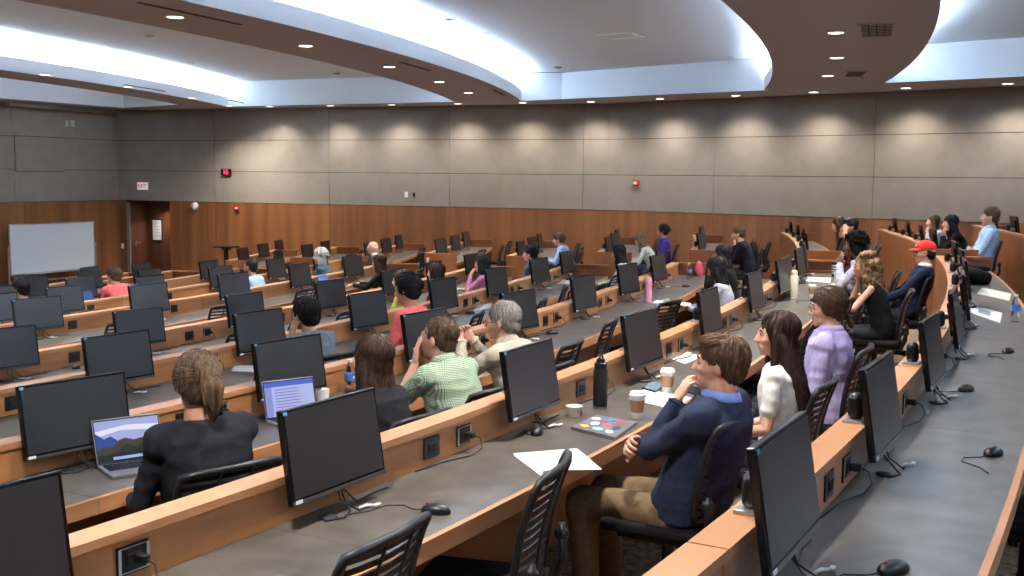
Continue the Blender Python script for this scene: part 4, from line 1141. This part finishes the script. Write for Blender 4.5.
P_('person in navy blazer with short light hair, fist at mouth', 2, .93, 733, th=.254, lean=17, sex='m', skin='fair', hair=('short', 'sandy'), top=CL['blazer'], L='chin', R='desk', q=1, head=(0, -12, 0), chairlabel='black office chair under the person in the navy blazer')
# fourth row
P_('person with thick black hair and grey shirt, hand at cheek, seen from behind', 3, .96, 303, lean=16, off_h=.80, sex='m', skin='olive', hair=('thick', 'black'), top=CL['grey'], sleeve='short', L='cheek', R='desk', q=2, yaw=-10, head=(-2, -3, 0), dz=.02, chairlabel='black office chair under the person in the grey shirt')
P_('person with gathered dark hair, glasses and coral sweater', 3, 1.0, 408, s=1.08, dz=.05, lean=8, off_h=.92, sex='f', skin='mid', hair=('bun', 'black'), top=CL['coral'], L='desk', R='desk', q=1, glasses=True, head=(4, -8, 0), fat=1.1, chairlabel='black office chair under the person in coral')
P_('person with long black hair and cream sweater bent to the desk', 3, 1.08, 621, lean=20, off_h=.92, sex='f', skin='fair', hair=('long', 'black'), top=CL['cream'], L='desk', R='desk', q=1, head=(0, -10, 0), chairlabel='black office chair under the person in the cream sweater')
P_('person with long light brown hair and white top writing, head bowed', 3, .98, 645, th=.276, lean=26, sex='f', skin='fair', hair=('long', 'blond'), top=CL['cream'], L='desk', R='desk', q=1, head=(0, -22, 0), chairlabel='black office chair under the person writing across the aisle')
P_('person in purple sweater sitting tall against the wood wall', 3, 1.12, 663, th=.292, lean=4, sex='f', skin='fair', hair=('bun', 'darkbrown'), top=CL['purple'], pants=CL['jeans'], L='lap', R='lap', q=1, dz=.07, chairlabel='black office chair under the person in purple')
# fifth row
P_('person with brown hair and yellow top half hidden behind the coral one', 4, 1.08, 401, lean=8, off_h=1.0, sex='f', skin='fair', hair=('shoulder', 'brown'), top=CL['yellow'], L='desk', R='desk', q=1, chairlabel='black office chair under the person in yellow')
P_('person with straight shoulder-length hair and maroon top', 4, 1.0, 438, lean=8, off_h=.95, sex='f', skin='mid', hair=('shoulder', 'darkbrown'), top=CL['maroon'], L='desk', R='desk', q=1, chairlabel='black office chair under the person in maroon')
P_('person with dark bobbed hair and pink flowered blouse drinking', 4, 1.06, 485, lean=10, off_h=1.0, sex='f', skin='fair', hair=('bob', 'black'), top=CL['floral'], L='mouth', R='desk', q=1, chairlabel='black office chair under the person in the flowered blouse')
P_('person with short black hair slouching in dark grey hoodie', 4, 1.18, 529, lean=4, off_h=1.12, sex='m', skin='fair', hair=('thick', 'black'), top=CL['hood'], L='desk', R='desk', q=1, chairlabel='black office chair under the person in the hoodie')
P_('person in light blue shirt with tousled hair bent over the far desk', 4, .98, 560, th=.300, lean=20, sex='m', skin='fair', hair=('thick', 'sandy'), top=CL['sky'], L='desk', R='desk', q=1, head=(0, -10, 0), chairlabel='black office chair under the person bent over the far desk')
# front rows
P_('person with glasses and black sweater typing, arm stretched along the desk', 5, 1.15, 383, lean=22, off_h=1.0, sex='f', skin='mid', hair=('shoulder', 'darkbrown'), top=CL['black'], L='type', R='type', q=1, glasses=True, chairlabel='black office chair under the person in the black sweater')
P_('person with curly white hair and teal top', 6, 1.05, 320, s=1.06, lean=12, off_h=.93, sex='f', skin='fair', hair=('curlyshort', 'white'), top=CL['teal'], L='desk', R='desk', q=1, chairlabel='black office chair under the white-haired person')
P_('person in light blue shirt with cropped black hair near the front', 6, .95, 250, lean=12, off_h=.82, sex='m', skin='olive', hair=('crop', 'black'), top=CL['sky'], L='desk', R='desk', q=0, chairlabel='black office chair under the person in pale blue near the front')
P_('balding person in dark suit and white shirt across the aisle', 6, 1.0, 366, th=.268, lean=8, sex='m', skin='fair', hair=('bald', 'white'), top=CL['dkgrey'], collar=CL['white'], L='desk', R='desk', q=1, dz=.0, head=(18, 0, 0), chairlabel='black office chair under the balding person')
P_('person with long black hair behind a monitor near the front', 7, 1.0, 277, lean=8, off_h=.92, sex='f', skin='olive', hair=('long', 'black'), top=CL['dkgrey'], L='desk', R='desk', q=0, chairlabel='black office chair under the long-haired person near the front')
P_('person in pink polo shirt with light curly hair, hand on chin', 7, 1.12, 113, dz=.05, lean=12, off_h=1.0, sex='m', skin='fair', hair=('thick', 'sandy'), top=CL['pinkc'], sleeve='short', L='chin', R='desk', q=1, yaw=-5, fat=1.12, chairlabel='black office chair under the person in pink')
P_('person with short dark hair seated at the left edge', 7, 1.05, 21, lean=10, off_h=.95, sex='m', skin='olive', hair=('short', 'black'), top=CL['dkgrey'], L='desk', R='desk', q=1, chairlabel='black office chair under the person at the left edge')
# ------------------------------------------------------------------ empty chairs
def desk_at(k, x, y, h=.74):
    d = sight(x, y); z = fl(k)+h; p = Vector((0, 0, CZ)) + d*((z-CZ)/d.z)
    th = math.asin((p.y-CY)/math.hypot(p.x-CX, p.y-CY)); return p, th
def taken(k, th, dist=.62): return any(k == a and abs(th-b)*rk(k) < dist for a, b, _ in SEATED)
CN = {}
def spare(k, th, off, yaw=0., far=False):
    CN[(k, far)] = CN.get((k, far), 0) + 1; i = CN[(k, far)]-1
    SEATED.append((k, th, off))
    chair(k, th, off, yaw, ('empty black chair at the %s, %s placed from the left' if not far else 'empty black chair across the aisle, %s, %s from the aisle') % (ROWN[k], ordn[i]), 'empty office chairs')
    if not far: return
rng = random.Random(11)
SEATED += [(2, .294, 1.05), (3, arc(3, 1.0, .8, 587), .92)]
fixed = {1: [(-.0600, .50, 4), (-.0430, .56, 14)], 2: [(-.066, .78, 20), (.0272, .74, 3), (.0520, .58, 8), (.086, .66, -12)], 3: [(.012, .5, 0), (-.028, .55, 5)], 4: [(.010, .6, 5), (.066, .62, -5), (.083, .6, 5)]}
for k in range(0, 9):
    todo = []
    for th, off, yw in fixed.get(k, []): todo.append((th, off, yw)); SEATED.append((k, th, off))
    for t in MTH[k]:
        x = t + rng.uniform(.2, .75)/rk(k)
        if k == 0 and x < -.055: continue
        if x > NEAR_END[k]-.012 or taken(k, x) or (k == 2 and x < 0) or (k == 1 and x < -.06): continue
        todo.append((x, rng.uniform(.55, .80) if k else .62, rng.uniform(-18, 18))); SEATED.append((k, x, .6))
    for th, off, yw in sorted(todo): spare(k, th, off, yw)
for k in range(0, 8):
    for t in FMT[k]:
        x = t + .35/rk(k)
        if taken(k, x) or x > th_wall(rk(k), 1.5): continue
        spare(k, x, rng.uniform(.6, .95), rng.uniform(-15, 15), True)

# ------------------------------------------------------------------ what lies on the desks
def on_desk(name, label, cat, k, x, y, rz=0., group=None):
    p, th = desk_at(k, x, y); return thing(name, label, cat, p, th+PI/2+math.radians(rz), group)
def mouse_parts():
    r = thing('computer_mouse', '', 'mouse')
    bm = bmesh.new(); vs = ell(bm, (0, 0, .008), (.031, .056, .028), None, 20, 12)
    bmesh.ops.delete(bm, geom=[v for v in bm.verts if v.co.z < -.002], context='VERTS')
    for v in bm.verts:
        if v.co.z < .003: v.co.z = .0
    obj('shell', bm, M['black'], r, True)
    bm = bmesh.new(); box(bm, (0, .030, .031), (.006, .018, .008), None, .002); obj('wheel', bm, mat('mouse_wheel', (150, 50, 40), .5), r)
    bm = bmesh.new(); tube(bm, [(0, .055, .008), (.01, .09, .004), (.05, .14, .003), (.03, .2, .003), (-.06, .24, .003), (-.12, .3, .003)], .0022, 6); obj('cord', bm, M['cable'], r, True)
    return r
MS = mouse_parts(); first = [True]
def mouse(k, x, y, rz, label, dx=0):
    p, th = desk_at(k, x, y); off = math.hypot(p.x-CX, p.y-CY)-rk(k); off = min(max(off, .2), .52); p = pt(k, off, th, .74); a = th+PI/2+math.radians(rz)
    if first[0]: first[0] = False; MS.location = p; MS.rotation_euler = (0, 0, a); MS['label'] = label; MS['group'] = 'computer mice on the desks'
    else: dup(MS, p, a, label, 'computer mice on the desks')
mouse(1, 436, 513, 15, 'black mouse in front of the nearest large monitor')
mouse(1, 537, 434, -70, 'dark mouse under the monitor beside the papers')
mouse(0, 993, 455, 70, 'black mouse at right beside the desk seam'); mouse(0, 966, 391, 60, 'black mouse on the nearest desk, second from the camera'); mouse(0, 1008, 353, 65, 'black mouse just below the water bottle at right'); mouse(0, 893, 572, 60, 'black mouse at the bottom edge right of the nearest monitor')
mouse(2, 552, 334, 40, 'black mouse on the third desk row behind the beige sweater'); mouse(3, 470, 314, 30, 'black mouse next to the white sheet behind the grey-haired head')
mouse(4, 54, 366, -60, 'black mouse with looped cord on an empty desk at left'); mouse(3, 437, 330, 50, 'black mouse between the two monitors near the checked shirt'); mouse(2, 168, 405, 20, 'black mouse behind the ponytail'); mouse(2, 686, 287, 40, 'small black mouse near the pink bag'); mouse(1, 815, 301, 40, 'black mouse near the cream bottle')
def sheet(name, label, k, cs, m=None, cat='paper', h=.0012, parts=None):
    pts = [desk_at(k, x, y)[0] for x, y in cs]; c = sum(pts, Vector())/len(pts)
    bm = bmesh.new(); prism(bm, [(p.x-c.x, p.y-c.y) for p in pts], 0, h); o = obj(name, bm, m or M['paper']); o.location = (c.x, c.y, fl(k)+.7402); tag(o, label, cat); return o, pts, c
def on_sheet(o, pts, c, polys, m, name, h):
    bm = bmesh.new()
    A, B, D_, C_ = pts[0], pts[1], pts[3], pts[2]
    for q in polys:
        P = []
        for u, v in q:
            a = A.lerp(B, u); b = D_.lerp(C_, u); p = a.lerp(b, v); P.append((p.x-c.x, p.y-c.y))
        prism(bm, P, h, h+.0006)
    return obj(name, bm, m, o)
INK = mat('ink', (120, 120, 122), .8)
def rc(u0_, v0_, u1_, v1_): return [(u0_, v0_), (u1_, v0_), (u1_, v1_), (u0_, v1_)]
def lines(n, u0_=.1, u1_=.9, v0_=.1, v1_=.9, t=.012, seed=1):
    r = random.Random(seed); return [rc(u0_, v0_+(v1_-v0_)*i/n, u1_-r.uniform(0, .25)*(u1_-u0_), v0_+(v1_-v0_)*i/n+t) for i in range(n)]
s, p, c = sheet('paper_sheet', 'printed white sheets on the second desk row near the empty chairs', 1, [(535, 471), (602, 470), (577, 449), (513, 454)], h=.003); on_sheet(s, p, c, lines(14, .12, .85, .12, .85), INK, 'print', .0031)
s, p, c = sheet('paper_sheet', 'white sheet lying under the printed sheets', 1, [(541, 476), (548, 462), (530, 452), (513, 455)])
s, p, c = sheet('paper_sheet', 'drawn white sheet under the hand of the person in navy', 1, [(628, 399), (672, 409), (692, 398), (645, 389)]); on_sheet(s, p, c, [rc(.25, .35, .5, .55), rc(.55, .4, .7, .5)], mat('pencil', (190, 170, 160), .9), 'drawing', .0013)
s, p, c = sheet('paper_sheet', 'white sheet beside the phone on the second desk row', 1, [(668, 358), (685, 364), (702, 357), (686, 351)])
s, p, c = sheet('paper_sheet', 'white sheet on the desk left of the monitor behind the ponytail', 3, [(231, 371), (262, 372), (262, 366), (236, 365)])
s, p, c = sheet('paper_sheet', 'white sheet behind the grey-haired head', 3, [(474, 311), (490, 308), (492, 303), (478, 305)])
s, p, c = sheet('paper_sheet', 'white booklet far along the fourth desk row', 3, [(556, 284), (574, 284), (577, 280), (562, 279)])
s, p, c = sheet('paper_sheet', 'large white sheet on the nearest desk row below the magazines', 0, [(966, 311), (1000, 323), (1002, 313), (968, 304)]); on_sheet(s, p, c, [rc(.35, .3, .7, .8)], mat('photo_print', (120, 122, 124), .7), 'picture', .0013)
s, p, c = sheet('paper_sheet', 'pale printed sheets spread near the far end of the nearest desk row', 0, [(977, 294), (1009, 301), (1012, 294), (982, 288)], mat('magazine', (206, 204, 186), .6), 'paper', .004); on_sheet(s, p, c, [rc(.1, .2, .45, .8)], M['paper'], 'page', .0042)
s, p, c = sheet('paper_sheet', 'white papers by the striped tumbler', 1, [(806, 281), (830, 283), (831, 278), (808, 277)])
s, p, c = sheet('paper_sheet', 'long white card near the pink tumbler', 2, [(652, 303), (690, 306), (691, 303), (656, 300)])
def phone(k, cs, label, m): s, p, c = sheet('mobile_phone', label, k, cs, M['black'], 'phone', .008); on_sheet(s, p, c, [rc(.05, .05, .95, .95)], m, 'display', .0082)
phone(1, [(642, 389), (656, 393), (665, 386), (652, 382)], 'phone with pale screen beside the drawn sheet', mat('phone_glass', (120, 140, 160), .15, .6))
phone(1, [(682, 391), (698, 396), (704, 390), (688, 386)], 'black phone beside the hand of the person in navy', mat('phone_dark', (30, 32, 36), .15, .6))
phone(2, [(342, 398), (353, 401), (362, 392), (352, 390)], 'black phone at the foot of the water bottle', mat('phone_dark2', (30, 32, 36), .15, .6))
# drinks
def lath(name, prof, m, parent, smooth=True, seg=28): bm = bmesh.new(); lathe(bm, prof, seg=seg); return obj(name, bm, m, parent, 'auto' if smooth else False)
steel = mat('bottle_steel', (150, 150, 152), .3, .5, .9); mb = mat('bottle_black', (24, 24, 26), .45)
t = on_desk('water_bottle', 'tall black insulated bottle with loop lid on the second desk row', 'bottle', 1, 600, 408)
lath('body', [(.001, .012), (.037, .012), (.038, .02), (.038, .20), (.034, .212), (.001, .212)], mb, t); lath('base_ring', [(.001, 0), (.037, 0), (.038, .012), (.001, .012)], steel, t)
l = lath('lid', [(.001, .212), (.0345, .212), (.0345, .238), (.024, .244), (.022, .262), (.001, .262)], M['black'], t); bm = bmesh.new(); tube(bm, [(-.024, 0, .238), (-.026, 0, .262), (-.012, 0, .278), (.012, 0, .278), (.026, 0, .262), (.024, 0, .238)], .006, 8); obj('carry_loop', bm, M['black'], l, True)
cupw = mat('cup_white', (232, 230, 224), .55); kraft = mat('kraft_sleeve', (176, 136, 98), .85)
def cup(k, x, y, label, sleeve=True, h=.115, lid=True, s=1.):
    t = on_desk('paper_cup', label, 'cup', k, x, y); lath('body', [(.001, 0), (.028*s, 0), (.04*s, h), (.0385*s, h), (.001, .01)], cupw, t)
    if sleeve: lath('sleeve', [(.0315*s, h*.28), (.0385*s, h*.82), (.0375*s, h*.82), (.031*s, h*.28)], kraft, t)
    if lid: lath('lid', [(.001, h), (.043*s, h-.004), (.043*s, h+.006), (.038*s, h+.012), (.037*s, h+.02), (.001, h+.02)], M['wplastic'], t)
cup(1, 637, 418, 'white lidded coffee cup with brown sleeve by the stickered laptop'); cup(1, 667, 392, 'white lidded coffee cup with brown sleeve behind the phone')
cup(2, 323, 405, 'plain white paper cup right of the document laptop', False, .095, False)
cup(5, 428, 262, 'tiny white cup before the balding person', False, .09, False); cup(1, 812, 297, 'white lidded cup behind the ponytailed person in lavender', True, .11)
t = on_desk('paper_bowl', 'small pale patterned tub with an orange spot beside the laptop', 'cup', 1, 574, 416)
lath('body', [(.001, 0), (.03, 0), (.041, .05), (.043, .052), (.0415, .054), (.039, .05), (.001, .006)], mat('tub_pale', (206, 212, 196), .5), t)
bm = bmesh.new(); ell(bm, (.012, -.033, .018), (.011, .004, .013), Matrix.Rotation(.25, 4, 'X')); ell(bm, (-.018, -.031, .03), (.006, .004, .006)); obj('orange_spot', bm, mat('orange_print', (206, 96, 36), .5), t, True)
clear = mat('clear_plastic', (240, 246, 250), .06, .5, 0, None, 0, 1., 1., 1.2); lab = mat('bottle_label', (70, 110, 180), .5)
def pet(k, x, y, label):
    t = on_desk('plastic_bottle', label, 'bottle', k, x, y)
    prof = [(.001, .002), (.027, 0), (.031, .008)] + [(.031 - .0022*(i % 2), .015+.011*i) for i in range(11)] + [(.031, .14), (.026, .165), (.013, .188), (.012, .2), (.001, .2)]
    lath('body', prof, clear, t); lath('label', [(.0316, .085), (.0318, .09), (.0318, .125), (.0316, .13)], lab, t); lath('cap', [(.001, .198), (.0145, .198), (.0145, .214), (.001, .214)], M['wplastic'], t)
    bm = bmesh.new(); box(bm, (0, -.0322, .108), (.026, .001, .014)); obj('label_panel', bm, M['paper'], t)
pet(2, 350, 394, 'clear water bottle with blue label before the shoulder-length hair'); pet(0, 1015, 322, 'clear water bottle with blue label at the right edge'); pet(2, 689, 279, 'clear water bottle beside the pink snack bag')
pk = mat('pink_enamel', (226, 150, 172), .45)
t = on_desk('tumbler', 'tall pink tumbler on the third desk row', 'bottle', 2, 648, 302); lath('body', [(.001, 0), (.036, 0), (.038, .01), (.04, .215), (.001, .215)], pk, t); l = lath('lid', [(.001, .215), (.041, .215), (.04, .235), (.028, .262), (.001, .265)], pk, t); bm = bmesh.new(); tube(bm, [(.036, 0, .235), (.05, 0, .25), (.045, 0, .275), (.02, 0, .268)], .006, 8); obj('handle', bm, pk, l, True)
t = on_desk('small_tub', 'small clear tub with green rim beside the pink tumbler', 'cup', 2, 666, 303); lath('body', [(.001, 0), (.026, 0), (.034, .045), (.001, .045)], mat('tub_green', (196, 204, 168), .4), t); lath('rim', [(.001, .045), (.036, .045), (.036, .052), (.001, .052)], mat('rim_green', (120, 150, 110), .5), t)
cr_ = mat('cream_enamel', (222, 214, 186), .5)
t = on_desk('water_bottle', 'tall cream bottle on the second desk row beyond the lavender shirt', 'bottle', 1, 793.7, 297.5); lath('body', [(.001, 0), (.04, 0), (.042, .01), (.042, .215), (.03, .235), (.001, .235)], cr_, t); lath('lid', [(.001, .235), (.032, .235), (.032, .27), (.026, .278), (.001, .278)], cr_, t)
t = on_desk('tumbler', 'mint white tumbler before the curly-haired person', 'bottle', 1, 837, 289); lath('body', [(.001, 0), (.03, 0), (.04, .17), (.001, .17)], mat('mint_plastic', (206, 222, 212), .5), t); lath('lid', [(.001, .17), (.042, .17), (.042, .185), (.001, .188)], M['wplastic'], t)
t = on_desk('tumbler', 'dark tumbler with pale stripes behind the mint one', 'bottle', 1, 834.6, 276.5); lath('body', [(.001, 0), (.034, 0), (.04, .18), (.001, .18)], M['black'], t)
for j in range(4): lath('stripe', [(.0362+.0008*j*1.6, .035+.032*j), (.0374+.0008*j*1.6, .037+.032*j), (.038+.0008*j*1.6, .047+.032*j), (.0368+.0008*j*1.6, .049+.032*j)], M['wplastic'], t)
# pink snack bag: a crumpled pillow pouch
bm = bmesh.new(); box(bm, (0, 0, .10), (.17, .07, .20)); bmesh.ops.subdivide_edges(bm, edges=bm.edges, cuts=7, use_grid_fill=True)
for v in bm.verts:
    zf = v.co.z/.2; v.co.y *= (1-abs(2*zf-1)**2.5)*1.0+.05; v.co += Vector((noise.noise(v.co*22)*.012, noise.noise(v.co*25+Vector((3, 0, 0)))*.016, 0))
p, th = desk_at(2, 699, 276); o = obj('snack_bag', bm, mat('pink_foil', (232, 92, 118), .3), None, True); o.location = p; o.rotation_euler = (0, -.12, th+PI/2+.3); tag(o, 'crumpled pink snack bag by the person in the black jacket', 'bag')
t = on_desk('food_plate', 'round white plate by the person in the flowered blouse', 'plate', 4, 463, 290); lath('plate', [(.001, 0), (.07, 0), (.11, .014), (.108, .017), (.068, .004), (.001, .004)], cupw, t)
bm = bmesh.new(); rg = random.Random(4)
for _ in range(14): ell(bm, (rg.uniform(-.05, .05), rg.uniform(-.05, .05), .014), (.016, .013, .01))
obj('food', bm, mat('food', (190, 150, 90), .7), t, True)
t = on_desk('juice_bottle', 'small orange drink near the flowered blouse', 'bottle', 4, 457, 281); lath('body', [(.001, 0), (.028, 0), (.03, .08), (.014, .11), (.001, .11)], mat('orange_drink', (224, 128, 50), .3), t); lath('cap', [(.001, .11), (.015, .11), (.015, .125), (.001, .125)], M['wplastic'], t)
# laptops
ALU = mat('aluminium', (150, 151, 156), .35, .5, .7)
def em(name, c, s=1.): return mat(name, (10, 10, 10), .4, .3, 0, c, s)
def laptop(label, loc, rz, kind, open_=112, W_=.31, D_=.215):
    t = thing('laptop', label, 'laptop', loc, rz)
    bm = bmesh.new(); box(bm, (0, 0, .008), (W_, D_, .014), None, .004); obj('base', bm, ALU, t)
    bm = bmesh.new(); box(bm, (0, .035, .0155), (W_*.88, D_*.46, .0015)); kb = obj('keyboard', bm, M['blackm'], t)
    bm = bmesh.new()
    for i in range(5):
        for j in range(12): box(bm, (-W_*.41+W_*.82*j/11, .085-.022*i, .017), (W_*.06, .017, .002))
    obj('keys', bm, M['black'], kb)
    bm = bmesh.new(); box(bm, (0, -.066, .0155), (.11, .06, .001)); obj('trackpad', bm, M['grey'], t)
    Lm = Matrix.Translation((0, D_/2-.004, .014)) @ Matrix.Rotation(-math.radians(open_-90), 4, 'X')
    bm = bmesh.new(); box(bm, (0, .003, .105), (W_, .006, .21), Lm, .002); ld = obj('lid', bm, ALU, t)
    bm = bmesh.new(); box(bm, (0, -.0008, .105), (W_-.006, .0012, .204), Lm); obj('bezel', bm, M['black'], ld)
    def quad(name, P, m, y=-.0016):
        bm = bmesh.new(); v = [bm.verts.new(Lm @ Vector((x*(W_/2-.008), y, .012+zz*.188))) for x, zz in P]; bm.faces.new(v); me = bpy.data.meshes.new(name); bm.to_mesh(me); bm.free(); me.materials.append(m); obj(name, me, None, ld)
    if kind == 'mountain':
        quad('display', [(-1, 0), (1, 0), (1, 1), (-1, 1)], em('sky_display', (150, 158, 205), .8))
        quad('cloud', [(-1, .62), (-.2, .74), (1, .66), (1, .80), (0, .86), (-1, .76)], em('cloud_display', (205, 205, 228), .85), -.0018)
        quad('ridge', [(-1, .15), (-.3, .2), (-.35, .5), (-.55, .62), (-.75, .56), (-1, .72)], em('ridge_display', (38, 72, 150), .6), -.0020)
        quad('slope', [(-1, 0), (1, 0), (1, .66), (.7, .60), (.45, .50), (.15, .47), (-.1, .54), (-.3, .50), (-.55, .34), (-.8, .38), (-1, .28)], em('slope_display', (74, 68, 44), .4), -.0022)
        quad('shade', [(-.9, .12), (-.4, .22), (-.1, .38), (.2, .30), (.6, .42), (1, .46), (1, .12)], em('shade_display', (34, 36, 26), .35), -.0023)
        quad('foot', [(-1, 0), (1, 0), (1, .20), (.2, .24), (-.4, .14), (-1, .18)], em('foot_display', (22, 26, 24), .35), -.0024)
        quad('dock', [(-.55, .03), (.55, .03), (.55, .10), (-.55, .10)], em('dock_display', (150, 170, 230), .7), -.0026)
    elif kind == 'doc':
        quad('display', [(-1, 0), (1, 0), (1, 1), (-1, 1)], em('page_display', (170, 176, 226), .75))
        quad('toolbar', [(-1, .86), (1, .86), (1, 1), (-1, 1)], em('bar_display', (70, 96, 190), .8), -.0018)
        quad('sidebar', [(-1, 0), (-.72, 0), (-.72, .86), (-1, .86)], em('side_display', (136, 144, 208), .7), -.0018)
        dm = em('text_display', (96, 104, 168), .6); r = random.Random(5)
        for i in range(8): z_ = .76-.085*i; quad('text_line', [(-.6, z_), (-.6+r.uniform(.7, 1.2), z_), (-.6+.9, z_+.02), (-.6, z_+.02)], dm, -.0020)
    else: quad('display', [(-1, 0), (1, 0), (1, 1), (-1, 1)], em('blue_display', (84, 120, 200) if kind == 'blue' else (60, 80, 140), .8))
    return t
_, th_ = desk_at(2, 118, 462)
laptop('open silver laptop showing a mountain picture, left of the ponytail', pt(2, .40, th_-.0008, .74), th_+PI/2-.42, 'mountain')
_, th_ = desk_at(2, 298, 417)
laptop('open silver laptop showing a blue-white document beside the paper cup', pt(2, .42, th_-.0022, .74), th_+PI/2-.42, 'doc', 104)
_, th_ = desk_at(5, 328, 285); laptop('small blue-screened laptop near the white-haired person', pt(5, .4, arc(5, .3, .85, 327), .74), th_+PI/2, 'blue')
laptop('blue-screened laptop behind the pink polo shirt', pt(7, .38, arc(7, .3, .85, 91), .74), .2+PI/2, 'dim')
# closed laptop covered with stickers
pts = [desk_at(1, x, y)[0] for x, y in ((571, 430), (615, 441), (637, 425), (596, 418))]; c = sum(pts, Vector())/4
t = thing('laptop', 'closed grey laptop covered in colourful stickers', 'laptop', (c.x, c.y, fl(1)+.741)); bm = bmesh.new(); q = [(p.x-c.x, p.y-c.y) for p in pts]; prism(bm, q, 0, .016); obj('case', bm, ALU, t)
A, B, C_, D_ = pts; rg = random.Random(2); scol = [(222, 222, 226), (70, 110, 190), (196, 60, 70), (226, 226, 220), (210, 90, 110), (60, 70, 100), (230, 160, 70), (150, 190, 210), (236, 236, 236), (180, 60, 60)]
for i, (u, v, a_, b_) in enumerate([(.15, .75, .13, .10), (.45, .8, .17, .10), (.72, .78, .14, .09), (.3, .45, .12, .12), (.55, .5, .15, .08), (.8, .45, .11, .13), (.2, .2, .13, .09), (.5, .2, .16, .09), (.78, .18, .1, .08), (.4, .62, .08, .06)]):
    bm = bmesh.new(); P = []
    for j in range(14):
        uu, vv = u+a_*.8*math.cos(2*PI*j/14), v+b_*.9*math.sin(2*PI*j/14); p = A.lerp(B, uu).lerp(D_.lerp(C_, uu), vv); P.append((p.x-c.x, p.y-c.y))
    prism(bm, P, .0162, .0168+.0002*i); obj('sticker', bm, mat('sticker_%d' % i, scol[i], .5), t)
# backpacks and coats
def backpack(label, loc, rz, s=1., lay=False):
    t = thing('backpack', label, 'backpack', loc, rz)
    R_ = Matrix.Rotation(-1.35, 4, 'X') @ Matrix.Translation((0, -.06, -.0)) if lay else Matrix.Identity(4)
    bm = bmesh.new(); ell(bm, (0, 0, .22*s), (.15*s, .095*s, .23*s)); box(bm, (0, 0, .18*s), (.27*s, .15*s, .32*s), None, .05); bm = remesh(bm, .014); wrinkle(bm, .012, 8., 1.)
    bmesh.ops.transform(bm, matrix=R_, verts=bm.verts)
    zmin = min(v.co.z for v in bm.verts); bmesh.ops.translate(bm, vec=(0, 0, -zmin), verts=bm.verts); obj('body', bm, CL['black'], t, True)
    bm = bmesh.new(); box(bm, (0, -.105*s, .14*s), (.20*s, .05*s, .18*s), None, .02); bmesh.ops.transform(bm, matrix=R_, verts=bm.verts); bmesh.ops.translate(bm, vec=(0, 0, -zmin), verts=bm.verts); obj('pocket', bm, CL['blackf'], t, True)
    bm = bmesh.new()
    for sx in (-1, 1): tube(bm, [(sx*.06*s, .08*s, .40*s), (sx*.08*s, .14*s, .34*s), (sx*.09*s, .15*s, .2*s), (sx*.09*s, .09*s, .06*s)], .014*s, 6)
    tube(bm, [(-.03*s, .02, .44*s), (0, .02, .48*s), (.03*s, .02, .44*s)], .008, 6)
    bmesh.ops.transform(bm, matrix=R_, verts=bm.verts); bmesh.ops.translate(bm, vec=(0, 0, -zmin), verts=bm.verts); obj('strap', bm, CL['blackf'], t, True)
th_ = desk_at(0, 990, 284)[1]; backpack('black backpack lying at the far end of the nearest desk row', pt(0, .38, th_, .74), th_+PI/2+.9, .9, True)
t_ = .272; backpack('black backpack on a chair behind the person in the navy blazer', pt(2, 1.05, t_+.022, .475), t_+PI/2, 1.05)
chair(2, t_+.022, 1.05, 0, 'black office chair carrying a backpack near the wood wall', 'occupied chairs')
t_ = arc(3, 1.0, .8, 587); backpack('black backpack on a chair left of the cream sweater', pt(3, .92, t_, .475), t_+PI/2, .95)
chair(3, t_, .92, 0, 'black office chair carrying a backpack left of the cream sweater', 'occupied chairs')
t_ = arc(4, 1.0, .8, 500, True) if False else None
# black tilting table against the long wall near the front
p = on_wall(243); q = p + Vector((.1, -.8)); t = thing('folding_table', 'small dark table standing near the long wood wall at the front', 'table', (q.x, q.y, 0), .1)
bm = bmesh.new(); box(bm, (0, 0, 1.08), (.55, .4, .04), None, .01); obj('tabletop', bm, M['black'], t)
bm = bmesh.new(); box(bm, (0, 0, .55), (.08, .10, 1.05), None, .01); box(bm, (0, 0, 1.03), (.2, .15, .06), None, .01); obj('column', bm, M['black'], t)
bm = bmesh.new(); box(bm, (0, 0, .03), (.6, .45, .05), None, .012); obj('foot', bm, M['black'], t)
bpy.data.scenes.remove(WORK)
